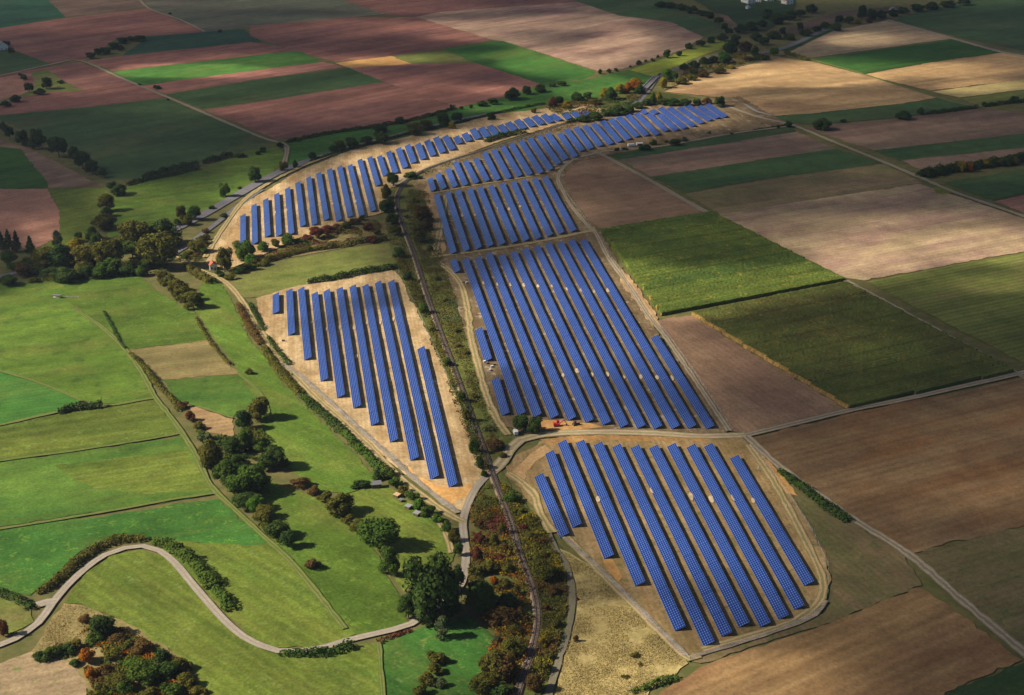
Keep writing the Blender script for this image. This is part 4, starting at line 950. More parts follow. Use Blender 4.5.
plants('in the tree line beside the large dark green field', 'dark tree line in the far left fields',
    [(3,126,9,12,'D'),(9,132,10,14,'D'),(22,137,14,17,'D'),(38,139,16,20,'D'),(58,146,20,22,'D'),(73,152,10,12,'D'),(82,160,16,18,'D'),(92,167,14,14,'D'),(101,173,10,10,'D')])
plants('around the purple field corner with the farmhouse', 'shrubs near the far farmhouse',
    [(5,43,10,6,'D'),(11,50,8,9,'D'),(24,77,8,6,'D'),(29,87,9,11,'D'),(46,82,13,14,'D'),(40,91,12,8,'D'),(60,81,8,4,'D'),(15,98,14,8,'D'),(5,103,10,8,'D'),(20,74,6,4,'D')])
plants('in the dark grove above the purple strip', 'grove in the far left fields',
    [(90,55,12,7,'D'),(97,51,10,8,'D'),(104,50,14,8,'D'),(114,45,12,8,'D'),(122,40,12,7,'D'),(130,38,10,5,'D'),(139,37,14,5,'D'),(121,47,7,7,'D')])
plants('along the far farm track', 'shrubs along the far farm track', [(220,30,7,4,'D'),(140,84,6,3,'D'),(157,86,10,4,'D'),(168,99,4,3,'D'),(170,13,5,3,'D')])
hedge([(143,179),(165,173),(198,165)], 5, 5, 'D', 'dark hedge below the large dark green field, its longer piece')
hedge([(203,164),(218,160),(232,156)], 5, 5, 'D', 'dark hedge below the large dark green field, its shorter piece')
plants('beside the track to the highway', 'trees where the farm track meets the highway',
    [(241,154,11,7,'D'),(258,152,7,6,'D'),(279,144,9,7,'D'),(262,149,8,7,'D'),(255,175,15,15,'D'),(284,166,8,10,'O'),(299,140,5,4,'D'),(295,164,6,8,'D')])
hedge([(286,143),(330,134),(372,128),(420,119),(455,109)], 3.5, 4, 'D', 'dark hedge along the edge of the large purple field')
hedge([(310,162),(345,151),(380,142),(420,131),(450,125),(500,113),(545,104)], 2.6, 3.5, 'D', 'low scrub hedge between the highway and the meadow strip')
plants('in the meadow strip above the long solar block', 'trees in the meadow strip above the solar park',
    [(400,120,12,8,'D'),(380,128,14,7,'D'),(416,128,20,15,'O'),(443,119,15,16,'D'),(457,117,12,10,'D'),(452,125,7,8,'Y'),(381,137,18,14,'D'),(352,142,14,14,'D'),(333,148,10,9,'D'),(312,155,9,9,'D'),
     (451,107,4,7,'D'),(462,107,5,5,'D'),(471,106,5,5,'D'),(482,103,11,7,'D'),(493,101,12,7,'D'),(509,95,9,11,'D'),(491,115,9,10,'D'),(425,124,16,13,'O'),(340,145,10,10,'O'),(366,140,12,10,'D'),(534,110,7,7,'O')])
plants('along the path above the bright meadow strip', 'small trees along the path on the far plain',
    [(513,93,16,13,'D'),(527,90,12,9,'D'),(540,88,14,9,'D'),(553,84,9,6,'D'),(562,83,10,5,'D'),(600,71,5,6,'D'),(609,70,5,6,'D'),(616,69,5,5,'D'),(639,62,6,6,'D'),(646,60,4,5,'D'),(653,59,5,5,'D'),(658,56,4,4,'D'),(667,53,10,10,'D'),(679,53,8,6,'D'),(689,45,10,8,'D'),(701,43,12,7,'D'),(711,39,12,8,'D'),(723,36,11,10,'D'),(630,66,4,3,'D')])
plants('among the autumn trees beside the bridge', 'autumn trees beside the bridge',
    [(553,102,9,11,'R'),(559,99,10,9,'D'),(567,104,12,9,'Y'),(578,96,14,11,'D'),(588,95,11,8,'D'),(605,92,9,11,'Y'),(611,93,14,14,'D'),(620,88,12,12,'Y'),(634,84,15,13,'N'),(628,87,9,13,'N'),(640,89,11,11,'D'),(636,80,11,7,'Y'),(667,74,15,16,'K'),(653,98,8,13,'G'),(659,96,8,14,'Y'),(663,82,9,12,'Y'),(674,76,9,13,'D'),(595,101,12,8,'O')])
plants('in the dark thicket behind the upper solar rows', 'thicket behind the upper solar rows',
    [(583,118,14,9,'D'),(596,116,16,10,'D'),(608,112,14,9,'D'),(618,110,18,10,'D'),(629,108,14,9,'D'),(638,105,13,8,'D'),(647,102,12,8,'D'),(664,101,14,9,'D'),(674,101,16,10,'D'),(686,102,14,8,'D'),(697,102,12,7,'D'),(707,100,9,9,'B'),(720,101,14,12,'D')])
plants('in the scrub between the bridge and the far road', 'scrub trees beyond the bridge',
    [(684,66,12,8,'D'),(694,63,14,10,'D'),(694,71,12,8,'D'),(704,60,12,9,'D'),(713,58,14,10,'D'),(725,57,16,13,'K'),(730,47,16,13,'D'),(735,39,14,14,'D'),(746,45,16,13,'B'),(755,50,10,12,'G'),(681,80,15,6,'O'),(692,77,12,6,'O'),(704,74,12,7,'B'),(720,70,13,6,'O'),(731,66,10,6,'Y'),(741,27,14,12,'D'),(751,25,14,12,'D'),(756,35,12,12,'D'),(763,40,14,10,'D'),(748,58,10,6,'O'),(740,62,8,5,'Y')])
plants('in the dark belt along the far dark green field', 'far tree belt', [(661,3,14,5,'D'),(671,4,14,5,'D'),(681,6,14,6,'D'),(692,9,14,7,'D'),(701,12,12,8,'D'),(709,14,12,9,'D'),(719,20,10,8,'D'),(725,26,9,8,'D'),(729,31,9,8,'D')])
plants('in front of the far white houses', 'trees of the far village',
    [(767,13,14,12,'D'),(777,17,18,14,'D'),(790,14,16,12,'D'),(800,12,14,10,'D'),(812,8,14,10,'D'),(762,22,12,10,'D'),(774,34,16,8,'D'),(783,30,8,8,'D'),(800,25,9,9,'D'),(790,36,14,6,'D'),(806,32,14,6,'D'),(817,28,12,6,'D')])
plants('along the upper edge of the pale ploughed field', 'trees along the far pale field',
    [(826,24,12,7,'D'),(836,26,13,10,'G'),(839,18,10,9,'D'),(849,19,12,9,'G'),(858,20,9,8,'Y'),(862,10,10,18,'D'),(871,13,12,14,'D'),(881,13,12,11,'D'),(893,12,12,9,'D'),(904,10,12,8,'D'),(917,7,16,8,'D'),(932,5,16,6,'D'),(948,3,16,6,'D'),(964,1,16,6,'D'),(870,20,8,6,'R')])
plants('at the end of the far road', 'bushes at the far road', [(774,51,11,10,'K'),(766,57,10,7,'D'),(757,57,9,7,'K')])
hedge([(785,53),(796,57),(808,61)], 4, 6, 'O', 'olive hedge between the golden field and the pale field')
plants('along the strip of field below the golden field', 'bushes along the strip field edge',
    [(822,124,20,6,'D'),(844,120,8,4,'D'),(788,124,7,7,'D'),(778,126,4,5,'D'),(904,115,16,7,'D'),(921,110,9,9,'D'),(984,103,7,6,'D'),(1014,99,9,8,'D')])
hedge([(926,115),(950,112),(977,108)], 4, 5, 'D', 'dark hedge beside the wide brown strip')
hedge([(984,107),(1005,104),(1050,99)], 4, 5, 'D', 'dark hedge below the olive strip')
hedge([(918,177),(950,172),(985,167),(1024,161),(1060,156)], 7, 10, 'D', 'long dark autumn hedge above the dark green field')
plants('rising out of the long autumn hedge', 'trees of the autumn hedge', [(928,173,10,9,'D'),(940,171,11,9,'D'),(951,168,8,8,'O'),(962,166,8,12,'Y'),(970,167,7,10,'N'),(977,164,9,8,'O'),(985,163,12,9,'Y'),(998,162,11,8,'O'),(1008,162,9,8,'D'),(1016,161,9,8,'O')])
plants('along the track in front of the solar rows', 'bushes around the white trailers', [(617,149,5,5,'D'),(653,142,8,7,'D'),(666,141,5,4,'D'),(675,142,13,5,'D'),(684,139,7,6,'L'),(731,133,5,3,'D'),(625,148,8,4,'D'),(645,147,12,4,'D')])
hedge([(752,131),(770,128),(792,125)], 1.6, 2.5, 'D', 'low dark hedge at the end of the dark green strip')
# stream trees above and around the wood
plants('in the stream trees beside the hay meadow', 'stream trees by the hay meadow', [(106,202,15,19,'O'),(119,189,16,13,'D'),(104,222,20,15,'D'),(92,233,12,14,'D'),(112,185,10,9,'D'),(107,212,12,10,'D'),(98,240,12,12,'O')])
hedge([(127,186),(145,181),(170,176),(200,169)], 4, 5, 'D', 'dark hedge between the hay meadow and the large dark green field')
plants('in the wood beside the feeding trough meadow', 'wood beside the highway',
    [(8,241,9,22,'Dc'),(16,242,8,19,'Dc'),(1,242,8,20,'Dc'),(30,246,10,20,'Dc'),(57,239,9,15,'Lp'),(78,237,9,10,'D'),(44,257,22,22,'O'),(62,255,24,26,'D'),(85,257,24,30,'O'),(76,247,16,16,'Y'),(101,258,20,28,'O'),(114,251,18,26,'O'),(111,267,26,17,'D'),(136,237,27,27,'O'),(162,233,28,27,'D'),(156,253,32,32,'O'),(132,250,20,18,'D'),(65,274,26,12,'D'),(85,272,20,13,'D'),(100,272,16,13,'D'),(128,268,18,14,'D'),(141,271,12,11,'G'),(96,245,13,19,'D'),(9,258,16,14,'D'),(24,270,20,10,'B'),(12,266,12,9,'K'),(27,260,12,9,'K'),(8,280,18,10,'D'),(34,279,12,6,'D'),(50,272,16,10,'D'),(148,262,16,12,'D'),(170,252,10,9,'D')])
plants('standing along the highway', 'trees along the highway', [(181,213,11,14,'D'),(194,213,12,15,'G'),(187,220,10,11,'D'),(177,222,9,8,'D'),(225,190,12,14,'G'),(212,207,8,5,'D'),(224,215,9,5,'D'),(205,230,9,6,'B'),(240,187,6,4,'D')])
plants('in the scrub at the sandy corner', 'scrub by the sandy corner', [(201,240,12,10,'O'),(196,247,14,12,'O'),(190,252,12,9,'O'),(207,236,8,8,'B'),(184,256,10,7,'D'),(203,250,10,8,'D')])
plants('around the red-roofed hut', 'trees around the red roofed hut',
    [(224,261,15,22,'D'),(245,250,21,20,'G'),(250,260,13,10,'K'),(220,273,10,8,'D'),(229,276,10,8,'O'),(240,270,12,8,'D'),(252,267,10,7,'K'),(263,246,12,11,'K'),(275,243,9,9,'O'),(289,240,14,12,'G'),(299,241,12,9,'D'),(262,262,12,8,'O')])
plants('in the red bushes below the long solar block', 'red bushes below the long block',
    [(306,237,12,9,'R'),(317,233,14,12,'R'),(328,229,14,10,'R'),(337,227,12,9,'B'),(346,224,14,9,'O'),(355,221,12,8,'B'),(368,226,12,9,'R'),(371,239,12,8,'R'),(362,217,8,7,'G'),(377,232,8,7,'O')])
hedge([(232,274),(262,263),(300,253),(340,247),(368,242),(388,240)], 4, 6, 'O', 'olive hedge between dry grass strip and shaded olive meadow')
hedge([(308,284),(340,279),(368,273),(399,268)], 4.5, 6, 'D', 'dark hedge above the fence of the block beside the earth track')
plants('in the old hedge clump near the wood', 'hedge clump near the wood', [(163,278,16,15,'O'),(170,283,18,17,'O'),(178,288,20,18,'O'),(185,294,17,16,'O'),(193,300,18,18,'D')])
hedge([(186,268),(196,275),(212,284)], 5, 7, 'O', 'olive hedge beside the red-roofed hut track')
plants('on the railway bank near the upper blocks', 'railway trees near the upper blocks',
    [(393,180,12,14,'D'),(386,191,12,16,'D'),(389,205,13,14,'D'),(392,219,11,12,'D'),(396,231,10,10,'D'),(384,206,9,14,'G'),(411,175,13,7,'D'),(419,177,7,5,'D'),(423,213,17,18,'B'),(420,234,14,18,'O'),(407,216,6,5,'K'),(426,225,12,12,'B'),(414,200,9,6,'O'),(430,248,8,8,'O')])
plants('in the shady scrub of the railway slope', 'dark scrub on the railway slope',
    [(399,253,10,10,'D'),(408,277,9,10,'D'),(424,309,10,11,'D'),(433,328,8,9,'O'),(447,362,9,10,'D'),(461,397,9,12,'D'),(467,416,9,13,'D'),(474,447,9,15,'D'),(480,463,9,14,'D'),(484,473,8,10,'G')])
hedge([(398,258),(406,272),(414,288),(421,304),(428,318)], 2.2, 7, 'O', 'olive scrub belt on the railway slope, its upper piece', .9)
hedge([(430,322),(437,338),(445,356),(452,374),(457,388)], 1.8, 6, 'O', 'olive scrub belt on the railway slope, its middle piece', .9)
hedge([(459,392),(465,408),(470,424),(476,446),(483,470)], 2.4, 6, 'D', 'dark scrub belt on the railway slope, its lower piece', .9)
plants('on the grassy bank right of the railway', 'bushes on the grassy railway bank', [(447,300,8,6,'O'),(456,330,7,6,'O'),(465,352,8,6,'O'),(474,395,7,7,'B'),(495,443,19,14,'B'),(488,428,9,7,'O'),(503,455,9,7,'O'),(437,278,8,6,'O'),(459,345,7,5,'B')])
hedge([(486,143),(500,138),(515,135),(524,133)], 4.5, 9, 'D', 'dark mound of scrub beside the railway cutting')
hedge([(566,124),(580,121),(598,116)], 4, 6, 'D', 'dark scrub at the end of the railway cutting')
# hedges of the earth track
for i, (pts, h, c, w) in enumerate((
    ([(238,305),(246,320),(252,331),(262,345)], 3.2, 'B', 'upper brown piece'), ([(264,348),(275,366),(290,384),(300,395)], 3.4, 'O', 'olive second piece'),
    ([(302,397),(318,411),(334,425),(344,434)], 3.4, 'D', 'dark third piece'), ([(344,434),(358,449),(376,466),(386,476)], 3.8, 'G', 'green fourth piece'))):
    hedge(pts, h, 6, c, f'{w} of the hedge on the meadow side of the earth track')
hedge([(250,304),(257,318),(264,332)], 2.4, 4, 'D', 'dark low hedge between the earth track and the block, its upper piece')
hedge([(268,338),(278,352),(290,366)], 2.4, 4, 'D', 'dark low hedge between the earth track and the block, its lower piece')
plants('in the bushes between the sheds and the earth track', 'bushes behind the sheds',
    [(386,472,15,13,'G'),(394,481,15,13,'G'),(402,489,14,12,'O'),(411,495,14,12,'G'),(419,503,15,13,'K'),(428,510,15,13,'G'),(437,517,14,12,'K'),(446,525,13,13,'G'),(454,536,11,14,'O'),(458,550,9,14,'G'),(361,484,16,10,'D'),(377,474,13,12,'D')])
# stream trees through the near meadows
hedge([(59,414),(70,411),(84,409),(103,407)], 4.5, 6, 'D', 'small dark hedge at the edge of the bright sown field')
hedge([(104,312),(112,326),(120,342),(126,350)], 1.6, 2.5, 'D', 'thin dark hedge along the dip in the upper meadow')
hedge([(130,354),(146,370),(160,388),(172,400),(180,412)], 2.6, 3.5, 'O', 'narrow olive hedge beside the tan stubble field')
hedge([(196,318),(206,336),(218,352),(230,366)], 1.8, 2.5, 'O', 'thin olive hedge between the tan stubble and the long meadow')
plants('in the stream trees between the meadow fields', 'stream trees between the meadows',
    [(181,404,13,10,'B'),(190,416,12,12,'R'),(199,425,14,10,'O'),(207,437,18,12,'L'),(249,371,10,8,'O'),(210,455,26,28,'D'),(243,421,18,19,'D'),(245,440,18,24,'D'),(259,409,21,24,'D'),(226,474,26,26,'G'),(240,488,26,26,'G'),(273,457,28,26,'D'),(254,480,30,28,'G'),(247,500,24,20,'D'),(264,512,20,16,'O'),(255,505,18,16,'K'),(277,530,24,19,'D'),(287,540,16,18,'D'),(313,562,15,15,'B'),(262,446,16,14,'D'),(232,447,16,18,'D'),(238,462,18,18,'D')])
plants('in the line of trees across the green meadow', 'trees across the green meadow',
    [(301,481,20,11,'B'),(314,489,15,11,'B'),(326,496,16,14,'O'),(341,504,26,23,'O'),(349,519,15,13,'O'),(360,527,17,18,'O'),(377,535,36,31,'G'),(389,562,17,27,'D')])
# the big oak and the woods round the level crossing road
plants('beside the lane below the sheds', 'big oak beside the lane', [(434,590,50,60,'D')])
plants('under the big oak', 'trees under the big oak', [(408,606,18,28,'D'),(456,579,16,26,'D'),(443,628,11,23,'Lp'),(452,606,20,24,'D')])
plants('in the rusty wood along the railway', 'rusty wood between lane and railway',
    [(483,597,30,30,'D'),(489,566,18,15,'O'),(494,580,9,10,'N'),(478,570,14,14,'O'),(477,554,12,15,'R'),(479,538,11,15,'R'),(480,523,10,13,'B'),(488,516,8,12,'O'),(494,540,10,15,'O'),(502,528,9,14,'O'),(505,548,12,14,'B'),(499,558,12,12,'R'),(509,568,14,14,'O'),(505,584,14,14,'O'),(507,602,20,18,'D'),(500,617,28,20,'B'),(496,640,14,12,'L'),(487,612,16,14,'D'),(512,648,24,22,'O'),(494,665,30,32,'O'),(507,667,26,28,'B'),(483,685,22,20,'O'),(502,688,24,18,'D'),(515,628,14,14,'O'),(474,585,12,14,'D'),(518,612,10,14,'B'),(516,590,10,12,'O')])
plants('in the row below the oak in the vivid meadow', 'bushes in the vivid meadow', [(437,656,18,16,'O'),(434,668,16,14,'O'),(427,678,18,16,'O'),(438,682,14,12,'L'),(421,692,18,14,'O')])
plants('between the railway and the gravel path', 'bushes between railway and gravel path',
    [(511,496,16,14,'G'),(520,510,14,10,'O'),(523,526,9,8,'R'),(531,536,13,12,'O'),(540,552,15,12,'O'),(544,570,24,22,'O'),(547,608,7,9,'R'),(553,590,14,12,'B'),(556,622,12,12,'O'),(545,640,10,14,'Y'),(540,664,14,16,'O'),(534,684,18,18,'B'),(549,655,10,10,'O'),(536,702,16,14,'O')])
plants('at the edge of the straw-coloured field', 'rusty shrubs by the straw field', [(576,638,6,9,'B'),(577,599,4,4,'R'),(634,655,10,5,'O'),(625,676,8,5,'O'),(640,664,7,4,'O')])
plants('beside the white van on the gravel road', 'two round trees beside the white van', [(520,423,14,17,'D'),(535,425,14,17,'D')])
# the lane's hedges and the grove in the near corner
hedge([(37,594),(50,588),(67,573),(85,557),(104,546),(122,541),(145,540)], 3.2, 5.5, 'O', 'rounded olive hedge outside the tight bend of the lane', 1.3)
hedge([(154,543),(176,551),(194,565),(205,577),(214,589)], 4.4, 7, 'G', 'tall green hedge along the descending lane, its upper piece', 1.2)
hedge([(214,590),(222,598),(228,605),(231,612)], 3.8, 6, 'G', 'tall green hedge along the descending lane, its lower piece', 1.2)
hedge([(-30,588),(0,594),(16,600),(32,610)], 3, 5, 'D', 'dark hedge running to the lane junction')
hedge([(281,655),(300,656),(320,655),(338,652),(353,647)], 3.2, 6, 'D', 'dark green hedge on the lower side of the lane before the oak', 1.3)
hedge([(412,631),(395,637),(378,643)], 1.6, 4, 'R', 'low red hedge along the lane below the oak')
hedge([(632,694),(648,688),(662,683),(677,679)], 2.6, 5, 'G', 'green hedge at the top corner of the rust field')
hedge([(779,472),(800,487),(824,506),(849,523)], 3.2, 6, 'D', 'dark clipped hedge along the diagonal farm track', 1.3)
plants('in the bushy grove of the near corner', 'bushy grove in the near corner',
    [(2,628,10,17,'R'),(38,655,16,12,'D'),(52,653,18,14,'D'),(66,648,16,14,'D'),(76,643,16,14,'D'),(85,617,14,11,'B'),(101,627,26,22,'D'),(92,637,18,14,'G'),(117,639,20,16,'B'),(85,656,16,16,'N'),(111,651,18,16,'O'),(128,645,18,14,'D'),(140,648,24,18,'B'),(132,662,15,13,'K'),(104,669,18,16,'B'),(115,682,20,18,'O'),(91,674,15,15,'N'),(145,674,30,23,'G'),(124,688,22,18,'G'),(168,671,22,20,'D'),(179,664,22,18,'O'),(160,656,22,18,'D'),(172,688,22,18,'G'),(199,690,20,14,'O'),(186,680,18,16,'D'),(98,690,18,16,'O'),(150,692,20,16,'O'),(75,662,14,10,'D')])

# tufts: dry grass and weeds nobody could count
def tufts(px, n, size, code_mat, label, name='dry_grass'):
    P = P2(px); poly = [(p.x, p.y) for p in P]; rng = np.random.default_rng(n)
    x0, x1 = min(q[0] for q in poly), max(q[0] for q in poly); y0, y1 = min(q[1] for q in poly), max(q[1] for q in poly)
    C = []
    while len(C) < n:
        x, y = rng.uniform(x0, x1), rng.uniform(y0, y1)
        if inside(poly, x, y) and vnoise(np.array(x / 7.0), np.array(y / 7.0), 4) > rng.uniform(.15, .75): C.append((x, y, LAYER[0] * .006 + rng.uniform(.1, size * .8)))
    C = np.array(C); Nn = rng.normal(0, 1, C.shape) * (1, 1, .5)
    me = leaves_mesh(name, C, Nn, size, rng.normal(.5, .3, n), rng)
    tag(link(name, me, code_mat), label, 'grass', kind='stuff')
M_TUFT = leaf_mat('dry_tufts', (.32, .25, .10), (.50, .40, .17), (.38, .31, .12))
M_TUFTG = leaf_mat('green_tufts', (.10, .12, .025), (.24, .20, .05), (.15, .16, .03))
tufts([(562, 552), (600, 574), (640, 614), (686, 664), (650, 688), (630, 720), (550, 720), (564, 660), (578, 612)], 22000, .2, M_TUFT, 'tall dry straw-coloured grass in the field below the lowest block')
tufts([(408, 190), (428, 192), (438, 235), (450, 285), (468, 345), (480, 390), (497, 425), (492, 440), (476, 400), (450, 340), (430, 285), (412, 235)], 9000, .4, M_TUFTG, 'tangled grass on the bank beside the middle solar blocks')
tufts([(498, 480), (520, 502), (545, 532), (562, 562), (566, 610), (552, 660), (540, 700), (525, 690), (540, 620), (526, 560), (505, 500)], 8000, .42, M_TUFTG, 'tangled grass between the railway and the gravel path')
tufts([(36, 652), (48, 628), (64, 606), (84, 608), (110, 620), (95, 650), (60, 660)], 2500, .24, M_TUFT, 'dry grass on the bank beside the bushy grove')
tufts([(440, 235), (384, 222), (392, 250), (404, 262), (420, 300), (434, 330), (446, 330), (420, 262), (404, 232)], 1500, .45, M_TUFTG, 'grass on the shady railway slope')

def thicket(px, n, h, codes, label, size=.5):
    """Scrub that reads as one mass: low clumps of leaves of uneven height, in bands of autumn colour."""
    P = P2(px); poly = [(p.x, p.y) for p in P]; rng = np.random.default_rng(n + 5)
    x0, x1 = min(q[0] for q in poly), max(q[0] for q in poly); y0, y1 = min(q[1] for q in poly), max(q[1] for q in poly)
    X = rng.uniform(x0, x1, n * 8); Y = rng.uniform(y0, y1, n * 8)
    hh = fbm(X / 9.0, Y / 9.0, 31, 3); keep = [i for i in range(len(X)) if hh[i] > .42 and inside(poly, X[i], Y[i])][:n]
    X, Y, hh = X[keep], Y[keep], np.clip((hh[keep] - .42) / .25, 0, 1)
    top = .5 + h * hh; Z = .35 + top * np.sqrt(rng.uniform(0, 1, len(X)))
    kind = fbm(X / 14.0, Y / 14.0, 77, 2) + rng.normal(0, .03, len(X)); q = np.quantile(kind, np.linspace(0, 1, len(codes) + 1))
    root = empty('undergrowth', (0, 0, 0))
    for i, c in enumerate(codes):
        m = (kind >= q[i]) & (kind <= q[i + 1]); C = np.stack([X[m], Y[m], Z[m]], 1)
        me = leaves_mesh('foliage', C, rng.normal(0, .6, C.shape) + (-.3, -.2, .8), size, rng.normal(.5, .25, len(C)), rng)
        o = link('foliage', me, LM[c], root); o['kind'] = 'stuff'
    tag(root, label, 'undergrowth', kind='stuff')
thicket([(470, 512), (482, 490), (492, 484), (503, 515), (516, 552), (530, 592), (534, 620), (528, 655), (512, 700), (476, 700), (486, 660), (496, 638), (474, 606), (468, 580), (470, 545)], 12000, 2.6, 'RONBYBO', 'rusty and olive undergrowth between the lane and the railway', .42)
thicket([(499, 484), (512, 492), (536, 520), (552, 545), (565, 570), (568, 605), (560, 640), (545, 690), (526, 700), (540, 640), (541, 612), (532, 575), (514, 520)], 9000, 2.0, 'BOYO', 'olive undergrowth between the railway and the gravel path', .42)
thicket([(394, 240), (402, 240), (426, 305), (446, 355), (468, 412), (492, 474), (484, 474), (462, 430), (440, 366), (416, 310), (398, 272)], 6000, 2.6, 'OBO', 'olive brown undergrowth down the railway slope beside the fence', .45)
thicket([(405, 196), (424, 190), (434, 228), (440, 262), (452, 290), (462, 325), (470, 360), (478, 395), (497, 430), (490, 455), (474, 412), (448, 345), (424, 280), (410, 235)], 7000, 1.6, 'OBOL', 'thin undergrowth on the bank beside the middle blocks', .42)
thicket([(545, 107), (598, 100), (632, 95), (642, 100), (610, 110), (575, 118), (552, 114)], 3000, 2.5, 'DOB', 'shaded undergrowth between the autumn trees and the top block', .7)
thicket([(670, 86), (690, 66), (735, 54), (776, 54), (740, 66), (700, 78)], 4000, 2.5, 'OBYD', 'autumn undergrowth on the bank beyond the bridge', .7)
thicket([(400, 178), (440, 165), (490, 150), (540, 134), (590, 118), (600, 120), (560, 131), (500, 150), (450, 167), (410, 182)], 3000, 2.0, 'DDB', 'dark undergrowth in the railway cutting between two blocks', .55)
thicket([(232, 272), (262, 258), (304, 244), (340, 232), (376, 222), (384, 230), (345, 242), (300, 252), (262, 266)], 3500, 1.8, 'BOR', 'autumn undergrowth below the long block', .5)
thicket([(176, 262), (186, 252), (200, 240), (208, 234), (207, 248), (198, 262)], 1600, 2.0, 'OOB', 'olive undergrowth at the sandy corner', .5)
thicket([(30, 268), (60, 262), (110, 262), (160, 262), (178, 258), (160, 274), (120, 278), (60, 284), (36, 280)], 5000, 3.0, 'DDO', 'dark undergrowth below the wood by the highway', .55)
thicket([(32, 662), (50, 650), (74, 640), (96, 622), (118, 630), (150, 646), (184, 668), (206, 700), (96, 700), (82, 668), (60, 660)], 9000, 2.0, 'BOGNO', 'autumn undergrowth in the bushy grove of the near corner', .45)
thicket([(196, 432), (236, 440), (258, 420), (268, 440), (262, 470), (250, 500), (282, 548), (268, 538), (240, 506), (214, 470)], 6000, 2.6, 'DGO', 'undergrowth along the stream between the meadows', .5)

# ------------------------------------------------------------------ buildings, vehicles and small things
M_WHITE = simple('white_wall', (.78, .76, .72), .8, 0, .06)
M_TILE = simple('red_tiles', (.42, .11, .06), .8, 0, .25, 1.5)
M_SLATE = simple('grey_roof', (.16, .16, .17), .7, 0, .2)
M_GLASS = simple('window_glass', (.03, .035, .045), .1, 0, 0, 3, .6)
M_WOOD = simple('dark_boards', (.09, .07, .055), .85, 0, .3, 2)
M_TIN = simple('pale_tin', (.36, .37, .38), .45, .3, .12)
M_PAINT = simple('white_paint', (.80, .80, .80), .35, 0, 0, 3, .5)
M_RED = simple('red_machine_paint', (.42, .02, .03), .4, 0, .15)
M_RUB = simple('black_rubber', (.02, .02, .022), .8)
M_CONC = simple('concrete', (.50, .48, .45), .85, 0, .15)
M_DOOR = simple('brown_door', (.16, .08, .04), .7)
def house(px, py, w, d, h, rz, wall, roof, label, name='house', rise=None, cat='house', windows=True, chimney=True):
    p = at(px, py); rz = radians(rz); root = empty(name, p, rz); rise = rise or w * .36
    b = MB(); b.box((0, 0, h / 2), (w, d, h))
    b.face([(-w / 2, -d / 2 + .003, h), (w / 2, -d / 2 + .003, h), (0, -d / 2 + .003, h + rise)]); b.face([(w / 2, d / 2 - .003, h), (-w / 2, d / 2 - .003, h), (0, d / 2 - .003, h + rise)])
    b.build('wall', wall, root)
    r = MB(); ov = .35; t = .16
    for s in (-1, 1):
        e = (s * (w / 2 + ov), h - rise * ov / (w / 2)); k = (0, h + rise)
        for y0, y1 in ((-d / 2 - ov, d / 2 + ov),):
            q = [(e[0], y0, e[1] + .02), (e[0], y1, e[1] + .02), (k[0], y1, k[1] + .02), (k[0], y0, k[1] + .02)]
            u = [(x, y, z + t) for x, y, z in q]
            r.face(u if s < 0 else u[::-1]); r.face(q[::-1] if s < 0 else q)
            for i in range(4): j = (i + 1) % 4; r.face([q[i], q[j], u[j], u[i]])
    ro = r.build('roof', roof, root)
    if chimney:
        c = MB(); c.box((w * .18, d * .2, h + rise), (.6, .6, rise * .9)); c.build('chimney', M_TILE, ro)
    if windows:
        for fl in range(max(1, int(h // 2.7))):
            for s in (-1, 1):
                for k in range(max(1, int(d // 3))):
                    y = -d / 2 + (k + .5) * d / max(1, int(d // 3))
                    m = MB(); m.box((s * (w / 2 + .02), y, 1.5 + 2.7 * fl), (.08, 1.15, 1.3)); wdo = m.build('window', M_GLASS, root)
                    m = MB(); m.box((s * (w / 2 + .05), y, .8 + 2.7 * fl), (.18, 1.4, .1)); m.build('sill', M_CONC, wdo)
                for x in (-w / 4, w / 4):
                    if fl == 0 and s < 0 and x > 0: continue
                    m = MB(); m.box((x, s * (d / 2 + .02), 1.5 + 2.7 * fl), (1.1, .08, 1.3)); m.build('window', M_GLASS, root)
    m = MB(); m.box((w / 4, -d / 2 - .03, 1.03), (1.0, .08, 2.05)); m.build('door', M_DOOR, root)
    return tag(root, label, cat)
house(213, 269, 4.6, 6.0, 3.4, 18, M_WHITE, M_TILE, 'small white hut with a red tiled roof beside the tan track', 'hut', 2.2, 'hut', True, False)
house(2.5, 49, 11, 15, 5.2, 30, M_WHITE, M_SLATE, 'lone white farmhouse among dark trees in the far fields', 'farmhouse')
for x, y, w, d, h, a, wl, rf, lb in ((748,3,12,22,6,20,M_WHITE,M_TILE,'long white village house, first of the far village houses'),(757,2,10,13,6,70,M_WHITE,M_TILE,'white village house, second of the far village houses'),
    (769,1,11,14,6,10,M_WHITE,M_SLATE,'white village house with a grey roof behind dark trees'),(779,0,10,12,6,60,M_WHITE,M_TILE,'white village house, fourth of the far village houses'),(787,4,12,14,6,25,M_WHITE,M_TILE,'white village house with red roof, closest to the dim field'),
    (795,-2,10,14,6,80,M_WHITE,M_SLATE,'white village house at the end of the far village'),(748,9,5,7,3,20,M_WHITE,M_TIN,'small pale garage below the far village houses'),(893,11,6,9,3,30,M_WHITE,M_SLATE,'small white barn among the dark trees by the pale field')):
    house(x, y, w, d, h, a, wl, rf, lb, 'village_house' if w > 6 else 'outbuilding', None, 'house' if w > 6 else 'outbuilding')
